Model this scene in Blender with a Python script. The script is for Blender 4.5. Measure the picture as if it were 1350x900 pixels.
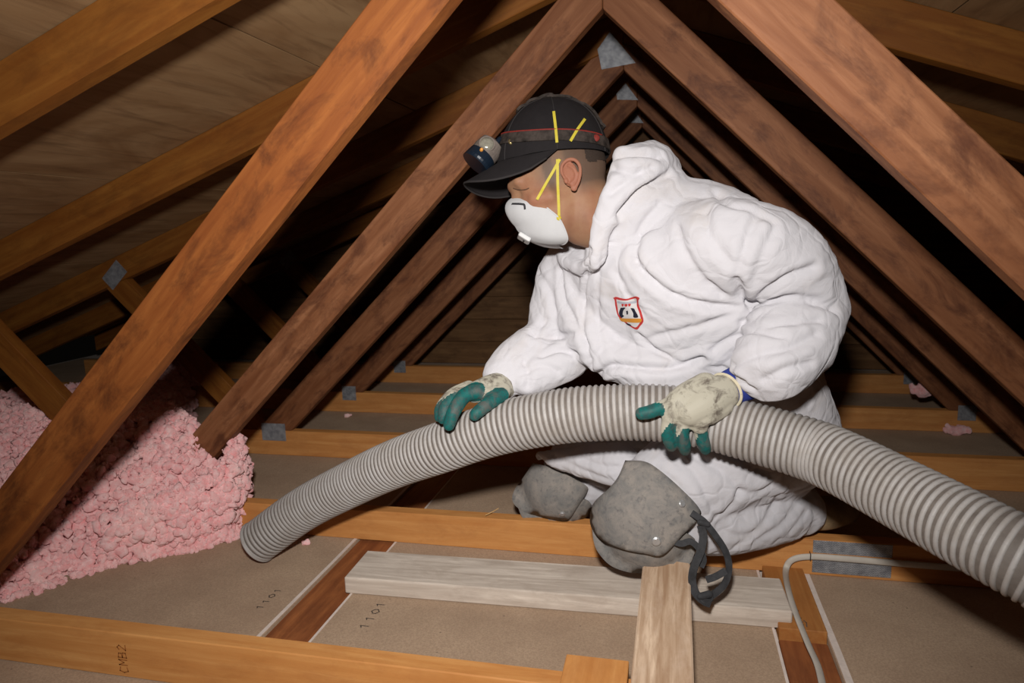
import bpy, bmesh, math, random
import numpy as np
from mathutils import Vector, Matrix, Euler, noise
from mathutils.bvhtree import BVHTree

for o in list(bpy.data.objects):
    bpy.data.objects.remove(o, do_unlink=True)
scene = bpy.context.scene
COL = scene.collection
RNG = random.Random(11)

# ------------------------------------------------------------------ camera
CAM_F, CAM_YAW, CAM_PIT, CAM_ROLL = 894.12, -0.2279, -0.1616, -0.0295   # focal length in px of a 1350 px wide frame
CAM_O = Vector((0.1343, -0.9552, 0.7112))
_fw = Vector((math.sin(CAM_YAW)*math.cos(CAM_PIT), math.cos(CAM_YAW)*math.cos(CAM_PIT), math.sin(CAM_PIT)))
_r0 = Vector((math.cos(CAM_YAW), -math.sin(CAM_YAW), 0)); _u0 = _r0.cross(_fw)
_rt = math.cos(CAM_ROLL)*_r0 + math.sin(CAM_ROLL)*_u0
_up = -math.sin(CAM_ROLL)*_r0 + math.cos(CAM_ROLL)*_u0
cd = bpy.data.cameras.new('camera')
cam = bpy.data.objects.new('camera', cd); COL.objects.link(cam)
cd.sensor_fit = 'HORIZONTAL'; cd.sensor_width = 36.0
cd.lens = CAM_F/1350*36.0
cd.clip_start = 0.02; cd.clip_end = 50
M = Matrix((_rt, _up, -_fw)).transposed().to_4x4(); M.translation = CAM_O
cam.matrix_world = M
cd.dof.use_dof = True; cd.dof.focus_distance = 1.35; cd.dof.aperture_fstop = 8.0
scene.camera = cam

def ray(px, py):
    return _rt*((px-675)/CAM_F) - _up*((py-450)/CAM_F) + _fw
def at_y(px, py, Y): d = ray(px, py); return CAM_O + d*((Y-CAM_O.y)/d.y)
def at_z(px, py, Z): d = ray(px, py); return CAM_O + d*((Z-CAM_O.z)/d.z)
def at_d(px, py, D): return CAM_O + ray(px, py)*D

# ------------------------------------------------------------------ world, flash, exposure
w = bpy.data.worlds.new('attic_air'); scene.world = w; w.use_nodes = True
w.node_tree.nodes['Background'].inputs[0].default_value = (0.9, 0.75, 0.6, 1)
w.node_tree.nodes['Background'].inputs[1].default_value = 0.0015
ld = bpy.data.lights.new('camera_flash', 'AREA'); ld.shape = 'DISK'; ld.size = 0.07; ld.energy = 10.6
ld.color = (1.0, 0.965, 0.93)
flash = bpy.data.objects.new('camera_flash', ld); COL.objects.link(flash)
flash.location = CAM_O - _rt*0.03 + _up*0.185
ld.spread = math.radians(114)
flash.rotation_euler = (cam.matrix_world @ Matrix.Rotation(math.radians(2), 4, 'Y') @ Matrix.Rotation(math.radians(-7), 4, 'X')).to_euler()
scene.view_settings.view_transform = 'Standard'
scene.view_settings.look = 'None'
scene.view_settings.gamma = 1.0
scene.view_settings.use_curve_mapping = False
scene.view_settings.exposure = 0.0

# ------------------------------------------------------------------ helpers
def lin(r, g, b):
    def f(c):
        c /= 255.0
        return c/12.92 if c <= 0.04045 else ((c+0.055)/1.055)**2.4
    return (f(r), f(g), f(b), 1)

class NT:
    def __init__(s, name):
        s.m = bpy.data.materials.new(name); s.m.use_nodes = True
        s.t = s.m.node_tree; s.b = s.t.nodes['Principled BSDF']
    def n(s, typ, **kw):
        x = s.t.nodes.new(typ)
        for k, v in kw.items():
            if k in x.inputs: x.inputs[k].default_value = v
            else: setattr(x, k, v)
        return x
    def l(s, a, b): s.t.links.new(a, b)
    def mix(s, fac, a, b, mode='MIX'):
        x = s.n('ShaderNodeMix', data_type='RGBA', blend_type=mode)
        for i, v in ((0, fac), (6, a), (7, b)):
            if hasattr(v, 'is_linked'): s.l(v, x.inputs[i])
            else: x.inputs[i].default_value = v
        return x.outputs[2]
    def ramp(s, fac, *stops):
        x = s.n('ShaderNodeValToRGB'); cr = x.color_ramp
        while len(cr.elements) < len(stops): cr.elements.new(0.5)
        for e, (p, c) in zip(cr.elements, stops):
            e.position = p; e.color = c if len(c) == 4 else (*c, 1)
        s.l(fac, x.inputs[0]); return x.outputs[0]
    def coords(s, scale=(1, 1, 1), kind='Object', rand=True):
        tc = s.n('ShaderNodeTexCoord'); out = tc.outputs[kind]
        if rand:
            oi = s.n('ShaderNodeObjectInfo'); mu = s.n('ShaderNodeMath', operation='MULTIPLY'); mu.inputs[1].default_value = 37.0
            s.l(oi.outputs['Random'], mu.inputs[0])
            ad = s.n('ShaderNodeVectorMath', operation='ADD'); s.l(out, ad.inputs[0]); s.l(mu.outputs[0], ad.inputs[1]); out = ad.outputs[0]
        mp = s.n('ShaderNodeMapping'); mp.inputs['Scale'].default_value = scale
        s.l(out, mp.inputs[0]); return mp.outputs[0]
    def noise(s, vec, scale, detail=4, rough=0.6, dist=0.0):
        x = s.n('ShaderNodeTexNoise'); x.inputs['Scale'].default_value = scale; x.inputs['Detail'].default_value = detail
        x.inputs['Roughness'].default_value = rough; x.inputs['Distortion'].default_value = dist
        s.l(vec, x.inputs['Vector']); return x.outputs['Fac']
    def bump(s, h, strength, dist=0.002):
        x = s.n('ShaderNodeBump'); x.inputs['Strength'].default_value = strength; x.inputs['Distance'].default_value = dist
        s.l(h, x.inputs['Height']); s.l(x.outputs[0], s.b.inputs['Normal']); return x
    def col(s, v):
        if hasattr(v, 'is_linked'): s.l(v, s.b.inputs['Base Color'])
        else: s.b.inputs['Base Color'].default_value = v
        return s
    def rough(s, v, spec=0.3, metal=0.0):
        s.b.inputs['Roughness'].default_value = v; s.b.inputs['Specular IOR Level'].default_value = spec
        s.b.inputs['Metallic'].default_value = metal
        if v > 0.58: s.b.inputs['Diffuse Roughness'].default_value = 0.25
        return s

def wood(name, light, dark, stain, grain=1.0, stain_amt=0.5, rough=0.62, knots=True):
    """grain runs along the object's local X"""
    m = NT(name)
    v = m.coords((1.0, 9, 9)); fine = m.noise(v, 14*grain, 6, 0.65, 0.6)
    v2 = m.coords((0.35, 5, 5)); band = m.noise(v2, 7*grain, 2, 0.5, 1.2)
    wv = m.n('ShaderNodeTexWave', wave_type='BANDS', bands_direction='Z'); wv.inputs['Scale'].default_value = 9*grain
    wv.inputs['Distortion'].default_value = 5.0; wv.inputs['Detail'].default_value = 3; wv.inputs['Detail Scale'].default_value = 0.7
    m.l(m.coords((0.22, 1, 1)), wv.inputs['Vector'])
    ring = m.ramp(wv.outputs['Fac'], (0.35, (0, 0, 0)), (0.95, (1, 1, 1)))
    c = m.mix(m.ramp(band, (0.3, (0, 0, 0)), (0.72, (1, 1, 1))), light, dark)
    c = m.mix(m.ramp(fine, (0.42, (0, 0, 0)), (0.78, (0.75, 0.75, 0.75))), c, dark)
    rm = m.n('ShaderNodeMath', operation='MULTIPLY'); rm.inputs[1].default_value = 0.32; m.l(ring, rm.inputs[0])
    c = m.mix(rm.outputs[0], c, dark)
    v3 = m.coords((1, 2.2, 2.2)); blot = m.noise(v3, 8.5, 5, 0.7, 0.4)
    sm = m.n('ShaderNodeMath', operation='MULTIPLY'); sm.inputs[1].default_value = stain_amt
    m.l(m.ramp(blot, (0.47, (0, 0, 0)), (0.66, (1, 1, 1))), sm.inputs[0])
    c = m.mix(sm.outputs[0], c, stain)
    if knots:
        vo = m.n('ShaderNodeTexVoronoi'); vo.inputs['Scale'].default_value = 2.4; vo.inputs['Randomness'].default_value = 1.0
        m.l(m.coords((0.9, 2.4, 2.4)), vo.inputs['Vector'])
        kn = m.ramp(vo.outputs['Distance'], (0.02, (0.85, 0.85, 0.85)), (0.075, (0, 0, 0)))
        c = m.mix(kn, c, (stain[0]*0.3, stain[1]*0.3, stain[2]*0.3, 1))
    m.col(c).rough(rough, 0.25)
    m.bump(fine, 0.35, 0.0015)
    return m.m

def plain(name, c, rough=0.6, spec=0.3, metal=0.0, bump=0.0, bscale=200, var=0.0, vscale=20):
    m = NT(name)
    v = m.coords((1, 1, 1))
    if var:
        f = m.noise(v, vscale, 5, 0.65)
        c = m.mix(m.ramp(f, (0.3, (0, 0, 0)), (0.7, (1, 1, 1))), tuple(x*(1-var) for x in c[:3])+(1,), tuple(min(1, x*(1+var)) for x in c[:3])+(1,))
    m.col(c).rough(rough, spec, metal)
    if bump: m.bump(m.noise(v, bscale, 3, 0.6), bump, 0.001)
    return m.m

MAT = {}
def mesh_obj(name, verts, faces, mat, parent=None, matrix=None, smooth=False):
    me = bpy.data.meshes.new(name); me.from_pydata([tuple(v) for v in verts], [], faces); me.update()
    return link_mesh(name, me, mat, parent, matrix, smooth)
def link_mesh(name, me, mat, parent=None, matrix=None, smooth=False):
    o = bpy.data.objects.new(name, me); COL.objects.link(o)
    if mat: me.materials.append(MAT[mat] if isinstance(mat, str) else mat)
    if smooth: me.polygons.foreach_set('use_smooth', [True]*len(me.polygons))
    if matrix is not None: o.matrix_world = matrix
    if parent is not None: attach(o, parent)
    return o
WORLD = {}
def attach(o, parent):
    mw = o.matrix_basis.copy()
    o.parent = parent
    pm = parent.matrix_basis.copy(); p = parent.parent
    # parent's own world matrix
    pw = world_of(parent)
    o.matrix_parent_inverse = pw.inverted()
    o.matrix_basis = mw
def world_of(o):
    if o.parent is None: return o.matrix_basis.copy()
    return world_of(o.parent) @ o.matrix_parent_inverse @ o.matrix_basis
def empty(name, loc=(0, 0, 0)):
    o = bpy.data.objects.new(name, None); COL.objects.link(o); o.location = loc; o.empty_display_size = 0.05
    return o
def tag(o, label=None, cat=None, group=None, kind=None):
    if label: o['label'] = label
    if cat: o['category'] = cat
    if group: o['group'] = group
    if kind: o['kind'] = kind
    return o

def bev_box(sx, sy, sz, bev=0.002, seg=1):
    bm = bmesh.new(); bmesh.ops.create_cube(bm, size=1.0)
    bmesh.ops.scale(bm, vec=(sx, sy, sz), verts=bm.verts)
    if bev: bmesh.ops.bevel(bm, geom=list(bm.edges), offset=bev, segments=seg, profile=0.5, affect='EDGES')
    return bm
def bm_obj(name, bm, mat, parent=None, matrix=None, smooth=False):
    me = bpy.data.meshes.new(name); bm.to_mesh(me); bm.free()
    return link_mesh(name, me, mat, parent, matrix, smooth)
def box(name, x0, x1, y0, y1, z0, z1, mat, parent=None, bev=0.0015, rotz=0.0):
    bm = bev_box(x1-x0, y1-y0, z1-z0, bev)
    return bm_obj(name, bm, mat, parent, Matrix.Translation(((x0+x1)/2, (y0+y1)/2, (z0+z1)/2)) @ Matrix.Rotation(rotz, 4, 'Z'))

def clip_poly(poly, nx, nz, c):
    """keep points with nx*x+nz*z <= c"""
    out = []
    for i in range(len(poly)):
        a, b = poly[i], poly[(i+1) % len(poly)]
        da, db = nx*a[0]+nz*a[1]-c, nx*b[0]+nz*b[1]-c
        if da <= 0: out.append(a)
        if (da < 0 < db) or (db < 0 < da):
            t = da/(da-db); out.append((a[0]+(b[0]-a[0])*t, a[1]+(b[1]-a[1])*t))
    return out
def member(name, poly, ang, y0, thick, mat, parent, bev=0.002):
    """a timber: polygon in the x-z plane, local X along the grain"""
    cx = sum(p[0] for p in poly)/len(poly); cz = sum(p[1] for p in poly)/len(poly)
    ca, sa = math.cos(ang), math.sin(ang)
    loc = [((x-cx)*ca+(z-cz)*sa, -(x-cx)*sa+(z-cz)*ca) for x, z in poly]
    n = len(loc)
    bm = bmesh.new()
    f = [bm.verts.new((x, -thick/2, z)) for x, z in loc]; b = [bm.verts.new((x, thick/2, z)) for x, z in loc]
    bm.faces.new(f); bm.faces.new(b[::-1])
    for i in range(n): bm.faces.new((f[i], b[i], b[(i+1) % n], f[(i+1) % n]))
    bmesh.ops.recalc_face_normals(bm, faces=bm.faces)
    bmesh.ops.bevel(bm, geom=list(bm.edges), offset=bev, segments=1, profile=0.5, affect='EDGES')
    return bm_obj(name, bm, mat, parent, Matrix.Translation((cx, y0+thick/2, cz)) @ Matrix.Rotation(-ang, 4, 'Y'))

def tube_mesh(pts, radii, n=16, cap=True, up=None):
    """verts, faces of a tube along pts; radii number or list of (a,b)"""
    pts = [Vector(p) for p in pts]; N = len(pts)
    verts, faces = [], []
    t0 = (pts[1]-pts[0]).normalized()
    ref = Vector(up) if up is not None else (Vector((0, 0, 1)) if abs(t0.z) < 0.9 else Vector((1, 0, 0)))
    nrm = (ref - t0*ref.dot(t0)).normalized()
    for i in range(N):
        t = (pts[min(i+1, N-1)]-pts[max(i-1, 0)]).normalized()
        nrm = (nrm - t*nrm.dot(t)).normalized(); bn = t.cross(nrm)
        r = radii[i] if hasattr(radii, '__len__') else radii
        a, b = r if hasattr(r, '__len__') else (r, r)
        for k in range(n):
            th = 2*math.pi*k/n
            verts.append(pts[i] + nrm*(a*math.cos(th)) + bn*(b*math.sin(th)))
    for i in range(N-1):
        for k in range(n):
            k2 = (k+1) % n
            faces.append((i*n+k, i*n+k2, (i+1)*n+k2, (i+1)*n+k))
    if cap:
        faces.append(tuple(range(n))[::-1]); faces.append(tuple(range((N-1)*n, N*n)))
    return verts, faces
def catmull(pts, m=8, dim=3):
    P = [np.array(p, float) for p in pts]; P = [2*P[0]-P[1]]+P+[2*P[-1]-P[-2]]
    out = []
    for i in range(1, len(P)-2):
        for k in range(m):
            t = k/m; a, b, c, d = P[i-1:i+3]
            out.append(0.5*((2*b)+(c-a)*t+(2*a-5*b+4*c-d)*t*t+(3*b-a-3*c+d)*t**3))
    out.append(P[-2]); return out
# ------------------------------------------------------------------ materials of the place
MAT['web'] = wood('brown_web_timber', lin(158, 107, 73), lin(121, 73, 44), lin(87, 49, 31), 1.0, 0.85)
MAT['web_orange'] = wood('orange_brown_web_timber', lin(148, 89, 42), lin(114, 60, 25), lin(78, 40, 19), 1.0, 0.8)
MAT['top'] = wood('amber_rafter_timber', lin(153, 100, 42), lin(124, 71, 25), lin(90, 50, 20), 0.8, 0.4)
MAT['chord'] = wood('orange_joist_timber', lin(220, 161, 97), lin(199, 135, 74), lin(168, 105, 58), 1.1, 0.3)
MAT['old_board'] = wood('weathered_grey_timber', lin(236, 224, 210), lin(192, 178, 164), lin(160, 142, 126), 1.3, 0.35, 0.8)
MAT['rough_board'] = wood('pale_dry_timber', lin(238, 212, 184), lin(176, 142, 112), lin(226, 204, 184), 1.5, 0.35, 0.8)
MAT['plate_wood'] = wood('dark_brown_plate_timber', lin(173, 108, 63), lin(128, 73, 43), lin(103, 58, 38), 0.9, 0.4)
MAT['block_wood'] = wood('tan_block_timber', lin(190, 134, 76), lin(166, 104, 52), lin(140, 88, 48), 0.9, 0.3)
MAT['gable'] = wood('brown_gable_board', lin(150, 112, 74), lin(117, 83, 52), lin(88, 58, 36), 0.7, 0.5)
MAT['vent_slat'] = wood('pale_louvre_slat', lin(236, 200, 140), lin(220, 176, 116), lin(190, 140, 90), 0.9, 0.2)
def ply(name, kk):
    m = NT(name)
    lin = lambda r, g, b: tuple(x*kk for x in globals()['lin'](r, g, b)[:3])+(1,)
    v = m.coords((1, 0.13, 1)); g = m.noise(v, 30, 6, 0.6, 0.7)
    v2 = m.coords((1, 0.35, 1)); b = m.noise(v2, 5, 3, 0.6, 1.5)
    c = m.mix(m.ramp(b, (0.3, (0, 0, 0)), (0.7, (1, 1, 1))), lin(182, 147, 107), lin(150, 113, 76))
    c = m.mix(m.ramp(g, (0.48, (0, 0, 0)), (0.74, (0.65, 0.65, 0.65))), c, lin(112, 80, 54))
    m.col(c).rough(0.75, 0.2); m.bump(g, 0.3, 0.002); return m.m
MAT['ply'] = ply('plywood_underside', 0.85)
def drywall():
    m = NT('drywall_back_paper')
    v = m.coords((1, 1, 1)); f = m.noise(v, 260, 4, 0.75); b = m.noise(v, 7, 5, 0.6)
    c = m.mix(m.ramp(b, (0.32, (0, 0, 0)), (0.68, (1, 1, 1))), lin(196, 170, 144), lin(178, 152, 128))
    c = m.mix(m.ramp(f, (0.4, (0, 0, 0)), (0.62, (0.5, 0.5, 0.5))), c, lin(146, 122, 102))
    sp = m.n('ShaderNodeTexVoronoi'); sp.inputs['Scale'].default_value = 26; m.l(v, sp.inputs['Vector'])
    c = m.mix(m.ramp(sp.outputs['Distance'], (0.03, (0.55, 0.55, 0.55)), (0.07, (0, 0, 0))), c, lin(84, 70, 60))
    m.col(c).rough(0.9, 0.15); m.bump(f, 0.25, 0.001); return m.m
MAT['drywall'] = drywall()
MAT['gypsum'] = plain('white_gypsum_edge', lin(226, 212, 202), 0.85, 0.2, 0, 0.3, 300, 0.1, 60)
def galv():
    m = NT('galvanised_plate')
    v = m.coords((1, 1, 1)); tc = m.n('ShaderNodeTexBrick'); tc.inputs['Scale'].default_value = 90
    tc.inputs['Mortar Size'].default_value = 0.035; tc.inputs['Color1'].default_value = (1, 1, 1, 1); tc.inputs['Color2'].default_value = (0.55, 0.55, 0.55, 1)
    tc.inputs['Mortar'].default_value = (0, 0, 0, 1)
    mp = m.n('ShaderNodeMapping'); mp.inputs['Rotation'].default_value = (math.pi/2, 0, 0); m.l(v, mp.inputs[0]); m.l(mp.outputs[0], tc.inputs['Vector'])
    n2 = m.noise(v, 60, 4, 0.6)
    c = m.mix(m.ramp(n2, (0.35, (0, 0, 0)), (0.65, (1, 1, 1))), lin(150, 152, 158), lin(196, 198, 202))
    c = m.mix(m.ramp(tc.outputs['Color'], (0.1, (0.7, 0.7, 0.7)), (0.6, (0, 0, 0))), c, lin(84, 84, 90))
    m.col(c).rough(0.5, 0.4, 0.35); m.bump(tc.outputs['Color'], 0.6, 0.0015); return m.m
MAT['galv'] = galv()
def fluff():
    m = NT('pink_blown_fibreglass')
    v = m.coords((1, 1, 1), rand=False); a = m.noise(v, 60, 4, 0.75); p = m.noise(v, 9, 3, 0.6)
    c = m.mix(m.ramp(a, (0.32, (0, 0, 0)), (0.68, (1, 1, 1))), (0.92, 0.42, 0.42, 1), (1.0, 0.74, 0.73, 1))
    c = m.mix(m.ramp(p, (0.5, (0, 0, 0)), (0.75, (0.45, 0.45, 0.45))), c, (1.0, 0.80, 0.74, 1))
    m.col(c).rough(1.0, 0.0)
    m.b.inputs['Diffuse Roughness'].default_value = 0.45
    f = m.noise(v, 420, 3, 0.7); m.bump(f, 0.35, 0.002)
    return m.m
MAT['fluff'] = fluff()
MAT['cable'] = plain('off_white_cable_sheath', lin(206, 198, 186), 0.55, 0.4, 0, 0.1, 100, 0.06, 40)
MAT['staple'] = plain('dull_staple_wire', lin(110, 100, 92), 0.4, 0.5, 0.8)
MAT['ink'] = plain('faded_stamp_ink', lin(96, 86, 78), 0.9, 0.1, 0, 0, 1, 0.3, 300)
MAT['ink_brown'] = plain('faded_brown_stamp_ink', lin(160, 100, 54), 0.9, 0.1, 0, 0, 1, 0.3, 300)

# ------------------------------------------------------------------ ceiling of the rooms below (the attic floor)
S, CH, TH = 0.61, 0.09, 0.038
FZ = -CH
floor = box('floor', -4.0, 4.0, -1.3, 3.3, FZ-0.06, FZ-0.016, 'gypsum', None, 0.0)
tag(floor, kind='structure')
XL0, XL1, XR0, XR1 = -0.669, -0.563, 0.349, 0.444
for x0, x1 in ((-3.9, XL0), (XL1, XR0), (XR1, 3.9)):
    d = box('drywall_sheet', x0, x1, -1.2, 2.98, FZ-0.0155, FZ, 'drywall', floor, 0.001)
for x0, x1, h in ((XL0-0.009, XL0-0.001, 0.0012), (XL1+0.001, XL1+0.006, 0.0012), (XR0-0.006, XR0-0.001, 0.0012), (XR1+0.001, XR1+0.014, 0.0018)):
    n = 24; vs = []; fs = []
    for i in range(n+1):
        y = -1.0+3.95*i/n; j = RNG.uniform(-0.0012, 0.0012)
        vs += [(x0+j, y, FZ+0.0002), (x0+j, y, FZ+h), (x1+j*0.7, y, FZ+h), (x1+j*0.7, y, FZ+0.0002)]
    for i in range(n):
        for k in range(4): fs.append((i*4+k, i*4+(k+1) % 4, i*4+4+(k+1) % 4, i*4+4+k))
    mesh_obj('torn_paper_edge', vs, fs, 'gypsum', floor)
def ymember(name, x0, x1, y0, y1, z0, z1, mat, parent, bev=0.0015, yaw=0.0, tilt=0.0):
    """timber whose grain runs along world Y"""
    bm = bev_box(y1-y0, x1-x0, z1-z0, bev)
    return bm_obj(name, bm, mat, parent, Matrix.Translation(((x0+x1)/2, (y0+y1)/2, (z0+z1)/2)) @ Matrix.Rotation(math.pi/2+yaw, 4, 'Z') @ Matrix.Rotation(tilt, 4, 'Y'))
ymember('wall_plate', XL0+0.002, XL1-0.003, -1.2, 2.98, FZ-0.016, FZ-0.006, 'plate_wood', floor)
ymember('wall_plate', XR0+0.004, XR1-0.001, -1.2, 0.352, FZ-0.016, FZ-0.009, 'plate_wood', floor)
ymember('wall_plate', XR0+0.004, XR1-0.001, 0.64, 2.98, FZ-0.016, FZ-0.006, 'plate_wood', floor)
blk = ymember('nailing_block', XR0+0.005, XR1-0.002, 0.352, 0.608, FZ-0.016, FZ+0.016, 'block_wood', floor)

# ------------------------------------------------------------------ roof trusses
PITCH = 0.366; ZT = 1.256; TCV = 0.0955      # top chord underside at the ridge, slope, vertical depth
PA = math.atan(PITCH)
TR = [  # y, chord z left, right, foot left, foot right, apex z, apex x, web width
    (0.00, -0.003, 0.008, 1.220, 1.175, 1.186, 0.001, 0.089),
    (0.61, -0.012, 0.003, 1.214, 1.188, 1.179, -0.007, 0.087),
    (1.22, 0.004, 0.008, 1.220, 1.182, 1.182, 0.000, 0.095),
    (1.83, 0.006, -0.010, 1.221, 1.176, 1.174, 0.014, 0.091),
    (2.44, 0.004, -0.004, 1.220, 1.180, 1.180, 0.010, 0.090)]
LAB = ['roof truss with no one kneeling on it, its lower joist carrying the orange block',
       'roof truss whose joist carries the kneeling person and the stapled cable',
       'roof truss directly behind the kneeling person, grey plate at its apex',
       'roof truss between the one behind the person and the one at the gable',
       'roof truss standing next to the boarded gable wall']
trusses = []
def plate(parent, cx, cz, wx, wz, yf, rot=0.0, poly=None):
    if poly is None: poly = [(cx-wx/2, cz-wz/2), (cx+wx/2, cz-wz/2), (cx+wx/2, cz+wz/2), (cx-wx/2, cz+wz/2)]
    if rot:
        c, s = math.cos(rot), math.sin(rot)
        poly = [(cx+(x-cx)*c-(z-cz)*s, cz+(x-cx)*s+(z-cz)*c) for x, z in poly]
    return member('nail_plate', poly, rot, yf-0.0014, 0.0014, 'galv', parent, 0.0003)
for k, (y, zl, zr, aL, aR, Hi, ax, wd) in enumerate(TR):
    t = empty('roof_truss', (0, y+TH/2, -CH)); trusses.append(t)
    tag(t, LAB[k], 'truss', 'roof trusses')
    zs = (zr-zl)/4.0; z_at = lambda x: zl+(x+2)*zs
    X = 3.35
    member('bottom_chord', [(-X, FZ+0.0005), (X, FZ+0.0005), (X, z_at(X)), (-X, z_at(-X))], 0, y, TH, 'chord', t)
    def web(x0, z0, x1, z1, width, side, mat):
        v = Vector((x1-x0, z1-z0)).normalized(); n = Vector((-v.y, v.x))*side*width
        a = Vector((x0, z0))-v*0.2; b = Vector((x1, z1))+v*0.3
        p = [(a.x, a.y), (b.x, b.y), (b.x+n.x, b.y+n.y), (a.x+n.x, a.y+n.y)]
        return p, math.atan2(v.y, v.x)
    ztop = ZT
    # central webs
    p, an = web(-aL, z_at(-aL), ax, Hi, wd, 1, None)
    p = clip_poly(p, 0, -1, -z_at(-aL)-0.001); p = clip_poly(p, -PITCH, 1, ztop-0.001); p = clip_poly(p, 1, 0, ax-0.0007)
    member('web', p, an, y, TH, 'web' if k != 0 else 'web_orange', t)
    p, an = web(ax, Hi, aR, z_at(aR), wd, 1, None)
    p = clip_poly(p, 0, -1, -z_at(aR)-0.001); p = clip_poly(p, PITCH, 1, ztop-0.001); p = clip_poly(p, -1, 0, -ax-0.0007)
    member('web', p, an, y, TH, 'web', t)
    # outer webs
    p, an = web(-1.985, 0.70, -1.265, -0.02, 0.089, -1, None)
    p = clip_poly(p, 0, -1, -z_at(-1.3)-0.001); p = clip_poly(p, -PITCH, 1, ztop-0.001)
    v = Vector((ax+aL, Hi)).normalized(); nn = Vector((-v.y, v.x)); q = Vector((-aL, z_at(-aL)))+nn*(wd+0.001)
    p = clip_poly(p, -nn.x, -nn.y, -(nn.x*q.x+nn.y*q.y))
    member('web', p, an, y, TH, 'top', t)
    p, an = web(1.265, -0.02, 1.985, 0.70, 0.089, -1, None)
    p = clip_poly(p, 0, -1, -z_at(1.3)-0.001); p = clip_poly(p, PITCH, 1, ztop-0.001)
    v = Vector((ax-aR, Hi)).normalized(); nn = Vector((v.y, -v.x)); q = Vector((aR, z_at(aR)))+nn*(wd+0.001)
    p = clip_poly(p, -nn.x, -nn.y, -(nn.x*q.x+nn.y*q.y))
    member('web', p, an, y, TH, 'top', t)
    # rafters
    XE = 3.25
    member('top_chord', [(-XE, ztop-PITCH*XE), (-0.0006, ztop), (-0.0006, ztop+TCV), (-XE, ztop-PITCH*XE+TCV)], PA, y, TH, 'top', t)
    member('top_chord', [(0.0006, ztop), (XE, ztop-PITCH*XE), (XE, ztop-PITCH*XE+TCV), (0.0006, ztop+TCV)], -PA, y, TH, 'top', t)
    # nail plates
    if k >= 2:
        plate(t, 0, 0, 0, 0, y, 0, [(-0.066, 1.186), (0.036, 1.197), (-0.040, 1.292), (-0.078, 1.245)] if k == 2 else [(-0.062, 1.203), (0.018, 1.196), (-0.030, 1.262), (-0.066, 1.225)])
        plate(t, -1.290 if k == 2 else -1.285, -0.001, 0.098 if k == 2 else 0.068, 0.066, y)
        plate(t, 1.235, -0.014, 0.062, 0.058, y)
        plate(t, -1.905, 0.590, 0.062, 0.10, y, math.radians(-47))
    else:
        plate(t, -1.29, 0.0, 0.10, 0.07, y); plate(t, 1.24, 0.0, 0.09, 0.07, y)
        plate(t, -1.905, 0.590, 0.062, 0.10, y, math.radians(-47))
    if k == 1:
        plate(t, 0.545, -0.019, 0.165, 0.030, y); plate(t, 0.545, -0.066, 0.165, 0.032, y)
    if k == 2:
        plate(t, -0.285, 1.31, 0.10, 0.045, y, PA)
# mill stamp on the nearest joist
def marks(name, strokes, to3d, wdt, mat, parent, label=None):
    """flat ink strokes: strokes are polylines in (u,v); to3d maps to the surface"""
    vs, fs = [], []
    for st in strokes:
        for (a, b) in zip(st[:-1], st[1:]):
            a, b = Vector(a), Vector(b); v = (b-a); 
            if v.length < 1e-9: continue
            v.normalize(); n = Vector((-v.y, v.x))*wdt/2; e = v*wdt*0.4
            i = len(vs)
            for q in (a-e-n, b+e-n, b+e+n, a-e+n): vs.append(to3d(q.x, q.y))
            fs.append((i, i+1, i+2, i+3))
    o = mesh_obj(name, vs, fs, mat, parent)
    if label: o['label'] = label
    return o
GL = {'C': [[(1, .1), (.3, 0), (0, .5), (.3, 1), (1, .9)]], 'H': [[(0, 0), (0, 1)], [(1, 0), (1, 1)], [(0, .5), (1, .5)]],
      'U': [[(0, 1), (0, .2), (.5, 0), (1, .2), (1, 1)]], 'B': [[(0, 0), (0, 1), (.8, .9), (.8, .6), (0, .5), (.9, .4), (.9, .1), (0, 0)]],
      'D': [[(0, 0), (0, 1), (.7, .9), (1, .5), (.7, .1), (0, 0)]], '1': [[(.2, .8), (.5, 1), (.5, 0)]], '0': [[(.5, 0), (.1, .3), (.1, .7), (.5, 1), (.9, .7), (.9, .3), (.5, 0)]],
      '2': [[(.1, .8), (.5, 1), (.9, .75), (0, 0), (1, 0)]], '7': [[(0, 1), (1, 1), (.4, 0)]], 'M': [[(0, 0), (0, 1), (.5, .4), (1, 1), (1, 0)]], 'I': [[(.5, 0), (.5, 1)]], 'E': [[(1, 0), (0, 0), (0, 1), (1, 1)], [(0, .5), (.8, .5)]]}
def word(s, h, wd, gap):
    out = []; x = 0
    for c in s:
        for st in GL[c]: out.append([(x+p[0]*wd, p[1]*h) for p in st])
        x += wd+gap
    return out
p0 = at_y(160, 884, 0)
marks('mill_stamp', [[(p[0], p[1]) for p in st] for st in word('CMB2', 0.018, 0.011, 0.005)],
      lambda u, v: (p0.x+0.022-v-0.006, -0.0006, p0.z-0.002+u*0.95), 0.0022, 'ink_brown', trusses[0])
def floor_stamp(px, py, txt, h, wdg, sgn=1):
    p = at_z(px, py, FZ)
    return marks('printed_stamp', word(txt, h, wdg, wdg*0.45), lambda u, v: (p.x-v, p.y+u, FZ+0.0005), 0.0025, 'ink', floor)
floor_stamp(483, 829, '1101', 0.017, 0.019)
floor_stamp(344, 803, '1101', 0.014, 0.016)
pb = at_z(1049, 824, FZ+0.016)
marks('pencil_writing', [[(0, 0), (.004, .012), (.012, .004), (.014, .014)], [(.02, .0), (.028, .012), (.024, .002), (.034, .010)], [(.045, .004), (.055, .012)], [(-.002, .018), (.012, .020), (.02, .016)]],
      lambda u, v: (pb.x+0.004+v*0.9, pb.y+u, FZ+0.0166), 0.0022, 'ink', floor)

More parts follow.
